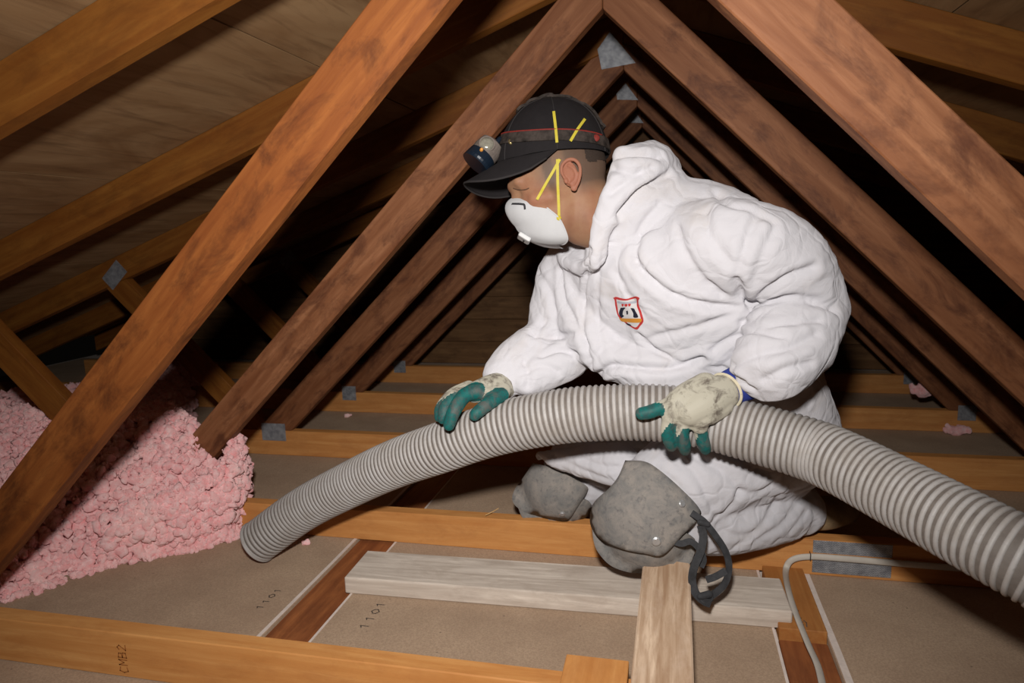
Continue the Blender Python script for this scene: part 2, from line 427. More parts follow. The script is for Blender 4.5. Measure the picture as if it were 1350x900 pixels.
# orange block nailed beside the joist, loose boards
bk = ymember('timber_offcut', -0.021, 0.079, -0.30, 0.040, 0.0085, 0.032, 'chord', None)
tag(bk, 'short orange timber offcut lying flat on a joist beside the pale rough board', 'board')
rb = ymember('rough_board', 0.0865, 0.179, -0.42, 0.648, 0.0095, 0.0395, 'rough_board', None, 0.003, math.radians(-0.8))
tag(rb, 'pale rough sawn board lying across two joists under one knee pad', 'board')
pk = bm_obj('weathered_plank', bev_box(0.955, 0.132, 0.040, 0.003), 'old_board', None,
            Matrix.Translation((-0.098, 0.426, FZ+0.021)) @ Matrix.Rotation(math.radians(1.6), 4, 'Z'))
tag(pk, 'weathered grey plank lying flat on the drywall beneath the rough board', 'board')

# ------------------------------------------------------------------ roof sheathing and gable wall
def sheath(side):
    c = empty('ceiling', (0, 1.2, 1.36)); tag(c, kind='structure')
    ang = math.atan(PITCH)*(-side)
    cs = math.cos(PA)
    edges = [0.0, 0.675, 1.309, 1.95, 2.6, 3.25]
    for a, b in zip(edges[:-1], edges[1:]):
        for y0, y1 in ((-1.25, 0.019), (0.021, 1.239), (1.241, 2.459), (2.461, 3.0)):
            ln = (b-a)/cs-0.004
            xm = side*(a+b)/2
            zm = ZT+TCV-PITCH*(a+b)/2 + 0.0065/cs + 0.0005
            bm = bev_box(ln, y1-y0, 0.012, 0.0)
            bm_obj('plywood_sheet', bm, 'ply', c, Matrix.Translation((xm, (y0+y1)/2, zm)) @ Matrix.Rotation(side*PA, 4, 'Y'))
    return c
sheath(-1); sheath(1)
wall = empty('wall_back', (0, 3.02, -CH)); tag(wall, kind='structure')
zb = FZ
VZ0, VZ1, VX0, VX1 = 0.935, 1.155, 0.06, 0.52
while zb < 1.34:
    h = 0.138; z1 = min(zb+h, 1.345)
    xe = min(3.3, max(0.05, (ZT+TCV-z1)/PITCH+0.30))
    segs = [(-xe, xe)]
    if z1 > VZ0 and zb < VZ1: segs = [(-xe, VX0), (VX1, xe)]
    for a, b in segs:
        if b-a > 0.02: box('board', a, b, 3.0+RNG.uniform(0, 0.003), 3.02, zb+0.001, z1-0.002, 'gable', wall, 0.001)
    zb += h
box('backing', -3.3, 3.3, 3.022, 3.03, FZ, 1.34, 'gable', wall, 0.0)
vent = empty('gable_vent', (0.29, 3.0, VZ0)); tag(vent, 'pale wooden slatted vent high on the gable wall behind the hood', 'vent')
for i in range(6):
    z = VZ0+0.018+i*0.036
    bm = bev_box(VX1-VX0-0.044, 0.030, 0.012, 0.001)
    bm_obj('slat', bm, 'vent_slat', vent, Matrix.Translation(((VX0+VX1)/2, 2.996, z)) @ Matrix.Rotation(math.radians(38), 4, 'X'))
for x in (VX0+0.010, VX1-0.010): box('side_rail', x-0.010, x+0.010, 2.978, 3.0, VZ0+0.002, VZ1-0.002, 'vent_slat', vent)
# ------------------------------------------------------------------ blown insulation
def interp(x, xs, ys):
    return float(np.interp(x, xs, ys))
EY = [-0.6, 0.0, 0.17, 0.30, 0.38, 0.47, 0.55, 0.62, 0.70, 0.80, 0.95, 1.2, 1.6, 2.2]
EX = [-2.3, -1.62, -1.36, -1.28, -1.22, -1.09, -1.02, -1.03, -1.08, -1.18, -1.36, -1.6, -1.95, -2.3]
def pile_h(x, y):
    e = interp(y, EY, EX); d = e-x
    if d <= 0: return 0.0
    side = min(1, d/0.13); side = side**0.55
    hmax = interp(y, [0.0, 0.15, 0.35, 0.5, 0.62, 0.75, 1.2, 2.2], [0.05, 0.06, 0.13, 0.21, 0.275, 0.25, 0.17, 0.15])
    hmax += min(0.02, max(0, (-x-1.15))*0.05)
    n = noise.noise((x*5, y*5, 0))*0.05+noise.noise((x*14, y*14, 3))*0.018
    return max(0.008, hmax*side+n*side)
def blob_bank(nb, sub, rough):
    out = []
    for b in range(nb):
        bm = bmesh.new(); bmesh.ops.create_icosphere(bm, subdivisions=sub, radius=1)
        off = Vector((b*7.3, b*3.1, b))
        V = []
        for v in bm.verts:
            d = 1+rough*noise.noise(v.co*1.7+off)+rough*0.8*noise.noise(v.co*4.1+off)
            V.append(v.co*d)
        F = [tuple(x.index for x in f.verts) for f in bm.faces]; bm.free()
        out.append((np.array([tuple(v) for v in V]), np.array(F)))
    return out
BANK = blob_bank(10, 2, 0.42); BANK1 = blob_bank(8, 1, 0.5)
def rot_rand(rng):
    return np.array(Euler((rng.uniform(0, 6.28), rng.uniform(0, 6.28), rng.uniform(0, 6.28))).to_matrix())
def fluff_obj(name, items, bank, mat='fluff', voxel=0):
    """items: (pos, radius) -> one joined mesh"""
    VV, FF = [], []; off = 0; rng = random.Random(5)
    for p, r in items:
        V, F = bank[rng.randrange(len(bank))]
        s = np.array([rng.uniform(0.8, 1.35), rng.uniform(0.75, 1.1), rng.uniform(0.6, 1.0)])*r
        VV.append((V*s)@rot_rand(rng).T+np.array(p)); FF.append(F+off); off += len(V)
    VV = np.concatenate(VV); FF = np.concatenate(FF)
    me = bpy.data.meshes.new(name)
    me.vertices.add(len(VV)); me.vertices.foreach_set('co', VV.ravel())
    me.loops.add(len(FF)*3); me.loops.foreach_set('vertex_index', FF.ravel())
    me.polygons.add(len(FF)); me.polygons.foreach_set('loop_start', np.arange(0, len(FF)*3, 3)); me.polygons.foreach_set('loop_total', np.full(len(FF), 3))
    me.update(calc_edges=True)
    if voxel:
        ob = bpy.data.objects.new('tmp', me); COL.objects.link(ob)
        r = ob.modifiers.new('r', 'REMESH'); r.mode = 'VOXEL'; r.voxel_size = voxel
        s = ob.modifiers.new('s', 'SMOOTH'); s.factor = 0.4; s.iterations = 1
        dg = bpy.context.evaluated_depsgraph_get(); dg.update()
        out = bpy.data.meshes.new_from_object(ob.evaluated_get(dg)); bpy.data.objects.remove(ob); bpy.data.meshes.remove(me); me = out; me.name = name
    return link_mesh(name, me, mat, None, None, True)
rng = random.Random(3)
items = []
# visible front bank: dense small tufts; far areas: larger tufts
def solid_under(x, y):   # keep tufts out of timbers' cores
    return False
yy = 0.02
cnt = 0
while cnt < 7000:
    x = rng.uniform(-2.1, -0.93); y = rng.uniform(0.02, 1.0)
    e = interp(y, EY, EX)
    if x > e: continue
    h = pile_h(x, y); cnt += 1
    r = rng.uniform(0.007, 0.0165)
    items.append(((x, y, FZ+max(r*0.7, h-r*0.3+rng.uniform(-0.020, 0.010)+0.022*noise.noise((x*30, y*30, h*30))+0.012*noise.noise((x*70, y*70, h*70)))), r))
# right-hand steep face
for i in range(1700):
    y = rng.uniform(0.36, 0.85); e = interp(y, EY, EX)
    hm = pile_h(e-0.10, y); z = rng.uniform(0.0, 1)*hm; r = rng.uniform(0.007, 0.0165)
    bul = 0.018*noise.noise((y*45, z*45, 1))+0.035*math.sin(min(1, z/max(0.01, hm))*2.6)
    items.append(((e+bul-0.012+rng.uniform(-0.015, 0.01), y+rng.uniform(-0.01, 0.01), FZ+max(r*0.7, z)), r))
# scattered tufts along the foot
for i in range(260):
    y = rng.uniform(0.1, 0.62); e = interp(y, EY, EX); r = rng.uniform(0.004, 0.010)
    items.append(((e+abs(rng.gauss(0, 0.015)), y, FZ+r*0.7), r))
fz = []
for p_, r in items:
    for q in range(2):
        d = Vector((rng.gauss(0, 1), rng.gauss(0, 1)-0.5, abs(rng.gauss(0, 1)))).normalized()*r*0.98
        fz.append(((p_[0]+d.x, p_[1]+d.y, max(FZ+0.003, p_[2]+d.z)), rng.uniform(0.0022, 0.0052)))
BANK0 = blob_bank(6, 1, 0.6)
pile = fluff_obj('insulation_pile', items, BANK, 'fluff')
fo = fluff_obj('fine_tufts', fz, BANK0, 'fluff'); attach(fo, pile); fo['kind'] = 'stuff'
tag(pile, 'heap of pink blown insulation lying beside the hose end', 'insulation', None, 'stuff')
# core so that nothing shows through between the tufts
vs, fs = [], []; nx, ny = 60, 60
for j in range(ny+1):
    for i in range(nx+1):
        y = 0.0+2.0*j/ny; e = interp(y, EY, EX)-0.022; x = e-(2.9+e)*i/nx if False else e+(-2.45-e)*(i/nx)**1.6
        vs.append((x, y, FZ+max(0.001, pile_h(x, y)-0.030 if i > 0 else 0.001)))
for j in range(ny):
    for i in range(nx):
        a = j*(nx+1)+i; fs.append((a, a+1, a+nx+2, a+nx+1))
far = []
for i in range(2600):
    x = rng.uniform(-2.4, -1.2); y = rng.uniform(0.9, 2.0)
    if x > interp(y, EY, EX): continue
    r = rng.uniform(0.014, 0.03); far.append(((x, y, FZ+pile_h(x, y)-r*0.2), r))
core = mesh_obj('fibre_core', vs, fs, 'fluff', pile, None, True); core['kind'] = 'stuff'
fo = fluff_obj('far_tufts', far, BANK1, 'fluff'); attach(fo, pile); fo['kind'] = 'stuff'
# loose tufts
def tuft(px, py, zz, rr, n, label, yy=None):
    c = at_z(px, py, zz) if yy is None else at_y(px, py, yy)
    it = [((c.x+max(-rr*0.9, min(rr*0.9, rng.gauss(0, rr*0.5))), c.y+max(-rr*0.5, min(rr*0.5, rng.gauss(0, rr*0.35))), c.z+abs(rng.gauss(0, rr*0.28))+rr*0.2), rng.uniform(0.2, 0.5)*rr) for _ in range(n)]
    o = fluff_obj('insulation_tuft', [((c.x, c.y, c.z+rr*0.2), rr*0.6)]+it, BANK1, 'fluff', rr*0.12); tag(o, label, 'insulation', 'loose tufts of insulation'); return o
tuft(403, 717, FZ, 0.014, 9, 'tiny pink insulation tuft on the drywall just beside the hose')
tuft(458, 549, FZ+0.002, 0.02, 9, 'small pink insulation tuft on drywall behind the truss foot plate')
tuft(1218, 520, 0.03, 0.05, 26, 'dim pink insulation clump caught on the web beside the gable truss', 1.95)
tuft(1262, 571, FZ+0.005, 0.04, 18, 'dim pink insulation clump on drywall below a small grey plate')
# ------------------------------------------------------------------ cable
pc = [at_z(1089, 925, FZ+0.012), at_z(1079, 880, FZ+0.012), at_z(1066, 850, FZ+0.014), at_z(1049, 808, FZ+0.024), at_z(1039, 776, FZ+0.032), at_y(1036, 752, 0.585), at_y(1044, 738, 0.596), at_y(1067, 733.5, 0.6005), at_y(1110, 736, 0.6005), at_y(1180, 742, 0.6005), at_y(1280, 750, 0.6005), at_y(1420, 762, 0.6005)]
pts = [Vector(p) for p in catmull(pc, 8)]
V, F = tube_mesh(pts, [(0.0034, 0.0072)]*len(pts), 12, True, (0, -1, 0.2))
cab = mesh_obj('electrical_cable', V, F, 'cable', None, None, True)
tag(cab, 'off-white electrical cable stapled along the joist and bending down over the drywall', 'cable')
st = at_y(1068, 733, 0.6005)
V, F = tube_mesh([(st.x, 0.607, st.z+0.008), (st.x, 0.5955, st.z+0.007), (st.x, 0.5955, st.z-0.007), (st.x, 0.607, st.z-0.008)], 0.0012, 8)
mesh_obj('cable_staple', V, F, 'staple', cab)
V, F = tube_mesh([at_z(640, 679, 0.003), at_z(650, 674, 0.006), at_z(657, 670, 0.018)], 0.0011, 6)
tag(mesh_obj('wood_splinter', V, F, 'vent_slat', None), 'thin pale wood splinter lying on the joist beside a knee pad', 'splinter')
# ------------------------------------------------------------------ hose
HD = 0.108
HS = [(340, 714, 57), (398, 672, 58), (458, 640, 60.5), (518, 612, 64), (580, 590, 67.5), (640, 569, 70), (700, 555, 72), (772, 545, 74), (870, 544, 76), (945, 557, 77.5), (1061, 590, 83), (1114, 612, 87.5), (1190, 652, 95), (1265, 692, 103), (1350, 737, 111), (1460, 795, 119)]
hp = [at_d(x, y, HD*CAM_F/w_) for x, y, w_ in HS]
hp += [Vector((0.86, -0.30, 0.20)), Vector((1.15, -0.42, 0.07)), Vector((1.50, -0.50, -0.02)), Vector((1.95, -0.52, FZ+0.0555)), Vector((2.6, -0.52, FZ+0.0555))]
hpts = [Vector(p) for p in catmull(hp, 24)]
# resample evenly
def resample(P, step):
    A = np.array([tuple(q) for q in P]); c = np.concatenate([[0], np.cumsum(np.linalg.norm(np.diff(A, axis=0), axis=1))])
    s_ = np.arange(0, c[-1], step); return [Vector((float(np.interp(t, c, A[:, 0])), float(np.interp(t, c, A[:, 1])), float(np.interp(t, c, A[:, 2])))) for t in s_]
hpts = resample(hpts, 0.0035)
for _ in range(30): hpts = [hpts[0]]+[(a+b*2+c)/4 for a, b, c in zip(hpts[:-2], hpts[1:-1], hpts[2:])]+[hpts[-1]]
hpts = resample(hpts, 0.0035)
HOSE = hpts
def hose_frames(P):
    N = len(P); t0 = (P[1]-P[0]).normalized(); n = (Vector((0, 0, 1))-t0*t0.z).normalized(); out = []
    for i in range(N):
        t = (P[min(i+1, N-1)]-P[max(i-1, 0)]).normalized(); n = (n-t*n.dot(t)).normalized(); out.append((P[i], t, n, t.cross(n)))
    return out
HF = hose_frames(hpts)
def hose_mats():
    m = NT('grey_hose_wall'); v = m.coords((1, 1, 1)); f = m.noise(v, 40, 4, 0.6)
    m.col(m.mix(m.ramp(f, (0.35, (0, 0, 0)), (0.7, (1, 1, 1))), lin(123, 115, 108), lin(103, 95, 89))).rough(0.6, 0.3); MAT['hose'] = m.m
    m = NT('off_white_hose_rib'); v = m.coords((1, 1, 1)); f = m.noise(v, 25, 5, 0.7); g = m.noise(v, 180, 3, 0.6)
    c = m.mix(m.ramp(f, (0.4, (0, 0, 0)), (0.72, (1, 1, 1))), lin(178, 174, 171), lin(162, 155, 148))
    c = m.mix(m.ramp(g, (0.6, (0, 0, 0)), (0.75, (0.4, 0.4, 0.4))), c, lin(129, 119, 110))
    m.col(c).rough(0.5, 0.35); MAT['rib'] = m.m
hose_mats()
hose = empty('vacuum_hose', tuple(hpts[0])); tag(hose, 'thick grey ribbed blower hose held across the lap by both gloved hands', 'hose')
RO, RI = HD/2, HD/2-0.0030
n = 40; V = []; F = []
for p, t, a, b in HF:
    for k in range(n):
        th = 2*math.pi*k/n; V.append(p+(a*math.cos(th)+b*math.sin(th))*RI)
N = len(HF)
for i in range(N-1):
    for k in range(n): k2 = (k+1) % n; F.append((i*n+k, i*n+k2, (i+1)*n+k2, (i+1)*n+k))
o2 = len(V)
for p, t, a, b in HF:
    for k in range(n):
        th = 2*math.pi*k/n; V.append(p+(a*math.cos(th)+b*math.sin(th))*(RI-0.003))
for i in range(N-1):
    for k in range(n): k2 = (k+1) % n; F.append((o2+i*n+k, o2+(i+1)*n+k, o2+(i+1)*n+k2, o2+i*n+k2))
for e in (0, N-1):
    for k in range(n): k2 = (k+1) % n; F.append((e*n+k, o2+e*n+k, o2+e*n+k2, e*n+k2) if e == 0 else (e*n+k, e*n+k2, o2+e*n+k2, o2+e*n+k))
mesh_obj('hose_wall', V, F, 'hose', hose, None, True)
# spiral rib: one continuous winding
PITCH_H = 0.0114
Ltot = 0.0035*(N-1); turns = Ltot/PITCH_H; per = 36
V, F = [], []; prof = []
for j in range(7):
    a = math.pi*j/6; prof.append((0.0037*math.cos(a), RI-0.0006+0.0036*math.sin(a)**0.6))
steps = int(turns*per)
for s_ in range(steps+1):
    u = s_/per*PITCH_H/0.0035; i = min(int(u), N-2); fr = u-i
    p, t, a, b = HF[i]; p2, t2, a2, b2 = HF[i+1]
    P = p.lerp(p2, min(fr, 1)); T = t.lerp(t2, fr).normalized(); A = a.lerp(a2, fr); B = b.lerp(b2, fr)
    th = 2*math.pi*s_/per; R_ = A*math.cos(th)+B*math.sin(th)
    for (dx, rr) in prof: V.append(P+T*dx+R_*rr)
m_ = len(prof)
for s_ in range(steps):
    for j in range(m_-1): F.append((s_*m_+j, s_*m_+j+1, (s_+1)*m_+j+1, (s_+1)*m_+j))
mesh_obj('spiral_rib', V, F, 'rib', hose, None, True)
# end lip
p, t, a, b = HF[0]
ring = [p+(a*math.cos(2*math.pi*k/40)+b*math.sin(2*math.pi*k/40))*(RI+0.001) for k in range(41)]
V, F = tube_mesh(ring, 0.0035, 8, False); mesh_obj('end_cuff', V, F, 'rib', hose, None, True)
# ------------------------------------------------------------------ person: tools
from mathutils.geometry import delaunay_2d_cdt
def ring_loft(rings, n=28, ex=2.0):
    """rings: (centre, A, B) half-axis vectors"""
    V, F = [], []
    for c, A, B in rings:
        c, A, B = Vector(c), Vector(A), Vector(B)
        for k in range(n):
            th = 2*math.pi*k/n; cs, sn = math.cos(th), math.sin(th)
            V.append(c + A*(math.copysign(abs(cs)**(2/ex), cs)) + B*(math.copysign(abs(sn)**(2/ex), sn)))
    for i in range(len(rings)-1):
        for k in range(n):
            k2 = (k+1) % n; F.append((i*n+k, i*n+k2, (i+1)*n+k2, (i+1)*n+k))
    a = len(V); V.append(Vector(rings[0][0])); V.append(Vector(rings[-1][0])); e = (len(rings)-1)*n
    for k in range(n):
        k2 = (k+1) % n; F.append((a, k2, k)); F.append((a+1, e+k, e+k2))
    return V, F
def ellipsoid(c, ax, n=20, m=12):
    """ax: three half-axis vectors"""
    a, b, d = (Vector(v) for v in ax); c = Vector(c); V = [c-d]; F = []
    for i in range(1, m):
        ph = -math.pi/2+math.pi*i/m
        for k in range(n):
            th = 2*math.pi*k/n; V.append(c+a*(math.cos(ph)*math.cos(th))+b*(math.cos(ph)*math.sin(th))+d*math.sin(ph))
    V.append(c+d); L = len(V)-1
    for k in range(n):
        F.append((0, 1+(k+1) % n, 1+k)); F.append((L, L-n+k, L-n+(k+1) % n))
    for i in range(m-2):
        for k in range(n):
            k2 = (k+1) % n; F.append((1+i*n+k, 1+i*n+k2, 1+(i+1)*n+k2, 1+(i+1)*n+k))
    return V, F
def ball(c, r, n=16): return ellipsoid(c, ((r, 0, 0), (0, r, 0), (0, 0, r)), n, n//2+2)
def limb(pts, radii, m=6, n=20, e1=1.0, e0=1.0):
    """smooth tapering tube with rounded ends"""
    P = catmull([tuple(p) for p in pts], m); R = catmull([(r, 0, 0) for r in radii], m)
    P = [Vector(p) for p in P]; R = [max(1e-4, float(r[0])) for r in R]
    t0 = (P[0]-P[1]).normalized(); t1 = (P[-1]-P[-2]).normalized()
    pre = [(P[0]+t0*R[0]*e0*math.sin(a), R[0]*math.cos(a)) for a in (1.45, 1.1, 0.75, 0.35)]
    post = [(P[-1]+t1*R[-1]*e1*math.sin(a), R[-1]*math.cos(a)) for a in (0.35, 0.75, 1.1, 1.45)]
    P2 = [p for p, _ in pre]+P+[p for p, _ in post]; R2 = [r for _, r in pre]+R+[r for _, r in post]
    return tube_mesh(P2, R2, n, True)
def remesh(parts, voxel, smooth=6, factor=0.5):
    V, F = [], []
    for v, f in parts:
        o = len(V); V += [tuple(x) for x in v]; F += [tuple(i+o for i in q) for q in f]
    me = bpy.data.meshes.new('tmp'); me.from_pydata(V, [], F)
    bm = bmesh.new(); bm.from_mesh(me)
    bm.to_mesh(me); bm.free(); me.update()
    ob = bpy.data.objects.new('tmp', me); COL.objects.link(ob)
    r = ob.modifiers.new('r', 'REMESH'); r.mode = 'VOXEL'; r.voxel_size = voxel
    if smooth:
        s = ob.modifiers.new('s', 'SMOOTH'); s.factor = factor; s.iterations = smooth
    dg = bpy.context.evaluated_depsgraph_get(); dg.update()
    out = bpy.data.meshes.new_from_object(ob.evaluated_get(dg))
    bpy.data.objects.remove(ob); bpy.data.meshes.remove(me)
    return out
def co_of(me):
    a = np.empty(len(me.vertices)*3); me.vertices.foreach_get('co', a); return a.reshape(-1, 3)
def no_of(me):
    a = np.empty(len(me.vertices)*3); me.vertices.foreach_get('normal', a); return a.reshape(-1, 3)
def set_co(me, a): me.vertices.foreach_set('co', a.ravel()); me.update()
def bvh_of(*meshes):
    V, F = [], []
    for me in meshes:
        o = len(V); V += [v.co.copy() for v in me.vertices]; F += [tuple(i+o for i in p.vertices) for p in me.polygons]
    return BVHTree.FromPolygons(V, F)
def cast(bvh, px, py, lift=0.0, fallback=None):
    d = ray(px, py).normalized(); hit = bvh.ray_cast(CAM_O, d)
    if hit[0] is None:
        if fallback is not None: return CAM_O+ray(px, py)*fallback
        # nearest approach
        best = None
        for t in np.linspace(0.6, 2.2, 80):
            q = CAM_O+d*t; nn = bvh.find_nearest(q)
            if best is None or nn[3] < best[3]: best = (nn[0], nn[1], nn[2], nn[3])
        return best[0]+best[1]*lift
    return hit[0]-d*lift if lift else hit[0]
def seg_dist(P, line):
    """distance of points P (n,3) to polyline (m,3)"""
    best = np.full(len(P), 1e9)
    for a, b in zip(line[:-1], line[1:]):
        ab = b-a; L2 = ab@ab
        if L2 < 1e-12: continue
        t = np.clip(((P-a)@ab)/L2, 0, 1); d = np.linalg.norm(P-(a+t[:, None]*ab), axis=1); best = np.minimum(best, d)
    return best
def strap(name, pts, width, thick, mat, parent, bvh=None, m=6, normals=None):
    """flat band along 3-D points; normals per point or from bvh"""
    P = [Vector(p) for p in catmull([tuple(p) for p in pts], m)]; V, F = [], []
    for i, p in enumerate(P):
        t = (P[min(i+1, len(P)-1)]-P[max(i-1, 0)]).normalized()
        if bvh is not None: nr = bvh.find_nearest(p)[1]
        else: nr = Vector(normals)
        nr = (nr-t*nr.dot(t)).normalized(); s_ = t.cross(nr)*width/2
        for q in (p-s_, p+s_, p+s_+nr*thick, p-s_+nr*thick): V.append(q)
    for i in range(len(P)-1):
        for k in range(4): F.append((i*4+k, i*4+(k+1) % 4, i*4+4+(k+1) % 4, i*4+4+k))
    F.append((3, 2, 1, 0)); e = (len(P)-1)*4; F.append((e, e+1, e+2, e+3))
    return mesh_obj(name, V, F, mat, parent, None, False)
def px_patch(name, poly, place, thick, mat, parent, step=7, smooth=True, back=None):
    """shell: pixel outline filled with a fine net, each point placed in space by place(px,py); given real thickness"""
    poly = [tuple(p) for p in catmull(list(poly)+[poly[0]], 5)][:-1]
    n = len(poly); xs = [p[0] for p in poly]; ys = [p[1] for p in poly]
    def inside(x, y):
        c = False
        for i in range(n):
            x0, y0 = poly[i]; x1, y1 = poly[(i+1) % n]
            if (y0 > y) != (y1 > y) and x < (x1-x0)*(y-y0)/(y1-y0)+x0: c = not c
        return c
    pts = [Vector(p) for p in poly]
    yv = min(ys)+step*0.6; row = 0
    while yv < max(ys):
        xv = min(xs)+step*(0.6 if row % 2 else 0.1)
        while xv < max(xs):
            if inside(xv, yv) and min((xv-p[0])**2+(yv-p[1])**2 for p in poly) > (step*0.45)**2: pts.append(Vector((xv, yv)))
            xv += step
        yv += step; row += 1
    ed = [(i, (i+1) % n) for i in range(n)]
    v2, e2, f2, *_ = delaunay_2d_cdt(pts, ed, [list(range(n))], 1, 1e-5)
    P = [Vector(place(p.x, p.y)) for p in v2]
    me = bpy.data.meshes.new(name); me.from_pydata([tuple(p) for p in P], [], [tuple(f) for f in f2]); me.update()
    bm = bmesh.new(); bm.from_mesh(me); bmesh.ops.recalc_face_normals(bm, faces=bm.faces)
    c = sum((f.normal.dot(CAM_O-f.calc_center_median()) for f in bm.faces))
    if c < 0: bmesh.ops.reverse_faces(bm, faces=bm.faces)
    bm.normal_update()
    if thick:
        top = list(bm.verts); mp = {}
        for v in top: mp[v] = bm.verts.new(v.co-v.normal*thick)
        fs = list(bm.faces)
        for f in fs: bm.faces.new([mp[v] for v in f.verts][::-1])
        for e in [e for e in bm.edges if len(e.link_faces) == 1 and e.verts[0] in mp and e.verts[1] in mp]:
            lf = e.link_faces[0]; vs_ = list(lf.verts); i = vs_.index(e.verts[0]); a, b = (e.verts[0], e.verts[1]) if vs_[(i+1) % len(vs_)] == e.verts[1] else (e.verts[1], e.verts[0])
            bm.faces.new((b, a, mp[a], mp[b]))
    bm.to_mesh(me); bm.free()
    return link_mesh(name, me, mat, parent, None, smooth)

# ------------------------------------------------------------------ person: materials
def suit_mat():
    m = NT('white_coverall_fabric'); v = m.coords((1, 1, 1), rand=False)
    g = m.noise(v, 9, 5, 0.7, 1.0); d = m.noise(v, 5, 5, 0.7, 0.5)
    c = m.mix(m.ramp(d, (0.52, (0, 0, 0)), (0.75, (0.55, 0.55, 0.55))), lin(203, 201, 205), lin(191, 182, 175))
    m.col(c).rough(0.7, 0.12)
    m.b.inputs['Diffuse Roughness'].default_value = 0.3
    cr = m.n('ShaderNodeTexVoronoi', feature='DISTANCE_TO_EDGE'); cr.inputs['Scale'].default_value = 17
    wp = m.n('ShaderNodeVectorMath', operation='MULTIPLY_ADD'); nz = m.n('ShaderNodeTexNoise'); nz.inputs['Scale'].default_value = 6; nz.inputs['Detail'].default_value = 3
    m.l(v, nz.inputs['Vector']); m.l(nz.outputs['Color'], wp.inputs[0]); wp.inputs[1].default_value = (0.16, 0.16, 0.16); m.l(v, wp.inputs[2])
    m.l(wp.outputs[0], cr.inputs['Vector'])
    r = m.ramp(cr.outputs['Distance'], (0.0, (0, 0, 0)), (0.14, (1, 1, 1)))
    ad = m.n('ShaderNodeMath', operation='MULTIPLY_ADD'); m.l(r, ad.inputs[0]); ad.inputs[1].default_value = 0.35; m.l(g, ad.inputs[2])
    m.bump(ad.outputs[0], 0.55, 0.007)
    m.b.inputs['Subsurface Weight'].default_value = 0.0
    return m.m
MAT['suit'] = suit_mat()
def skin_mat():
    m = NT('tanned_skin'); v = m.coords((1, 1, 1), rand=False); a = m.noise(v, 28, 4, 0.6); f = m.noise(v, 500, 3, 0.6)
    c = m.mix(m.ramp(a, (0.35, (0, 0, 0)), (0.68, (1, 1, 1))), lin(156, 119, 91), lin(144, 101, 77))
    at = m.n('ShaderNodeAttribute', attribute_name='flush'); c = m.mix(at.outputs['Fac'], c, lin(156, 93, 77))
    at2 = m.n('ShaderNodeAttribute', attribute_name='stubble'); c = m.mix(at2.outputs['Fac'], c, lin(81, 68, 59))
    m.col(c).rough(0.6, 0.25); m.bump(f, 0.15, 0.0008); m.b.inputs['Subsurface Weight'].default_value = 0.08
    m.b.inputs['Subsurface Radius'].default_value = (0.006, 0.003, 0.002); m.b.inputs['Subsurface Scale'].default_value = 1.0
    return m.m
MAT['skin'] = skin_mat()
MAT['hair'] = plain('short_dark_hair', lin(57, 47, 41), 0.8, 0.2, 0, 0.8, 700, 0.35, 500)
MAT['brow'] = plain('brown_eyebrow', lin(92, 68, 54), 0.9, 0.1)
MAT['cap'] = plain('charcoal_cap_cloth', lin(31, 28, 29), 0.85, 0.2, 0, 0.5, 600, 0.12, 60)
MAT['cap_edge'] = plain('charcoal_cap_stitching', lin(47, 44, 44), 0.85, 0.2)
MAT['band'] = plain('dark_camouflage_band', lin(54, 47, 43), 0.8, 0.2, 0, 0.3, 200, 0.75, 55)
MAT['red_stitch'] = plain('red_band_edge', lin(119, 39, 33), 0.7, 0.3, 0, 0, 1, 0.25, 200)
MAT['lamp_blue'] = plain('blue_black_lamp_rim', lin(20, 30, 42), 0.3, 0.5)
MAT['lamp_grey'] = plain('grey_lamp_housing', lin(119, 109, 102), 0.35, 0.5, 0.2, 0, 1, 0.2, 60)
MAT['lamp_orange'] = plain('orange_lamp_trim', lin(214, 146, 62), 0.4, 0.5)
MAT['lens'] = plain('clouded_lamp_lens', lin(150, 146, 132), 0.15, 0.6, 0.3, 0.4, 150, 0.35, 70)
MAT['mask'] = plain('white_mask_felt', lin(184, 184, 185), 0.8, 0.2, 0, 0.15, 300, 0.03, 40)
MAT['valve'] = plain('white_valve_plastic', lin(198, 198, 198), 0.4, 0.4)
MAT['yellow'] = plain('yellow_elastic', lin(188, 173, 58), 0.6, 0.3, 0, 0.2, 300, 0.08, 60)
MAT['clip'] = plain('dark_nose_clip', lin(70, 70, 74), 0.45, 0.5, 0.5)
MAT['brass'] = plain('dull_brass', lin(170, 150, 104), 0.35, 0.5, 0.8)
def pad_mat():
    m = NT('dusty_grey_rubber'); v = m.coords((1, 1, 1), rand=False); a = m.noise(v, 22, 6, 0.72, 0.5); b = m.noise(v, 90, 5, 0.7); f = m.noise(v, 350, 3, 0.6)
    c = m.mix(m.ramp(a, (0.34, (0, 0, 0)), (0.66, (1, 1, 1))), lin(119, 118, 116), lin(154, 146, 138))
    c = m.mix(m.ramp(b, (0.52, (0, 0, 0)), (0.72, (0.75, 0.75, 0.75))), c, lin(94, 93, 94))
    m.col(c).rough(0.8, 0.25); m.bump(f, 0.3, 0.0012); return m.m
MAT['pad'] = pad_mat()
MAT['pad_strap'] = plain('black_grey_strap', lin(59, 59, 61), 0.75, 0.25, 0, 0.4, 300, 0.4, 50)
MAT['rivet'] = plain('grey_rivet', lin(196, 196, 196), 0.35, 0.5, 0.6, 0, 1, 0.1, 60)
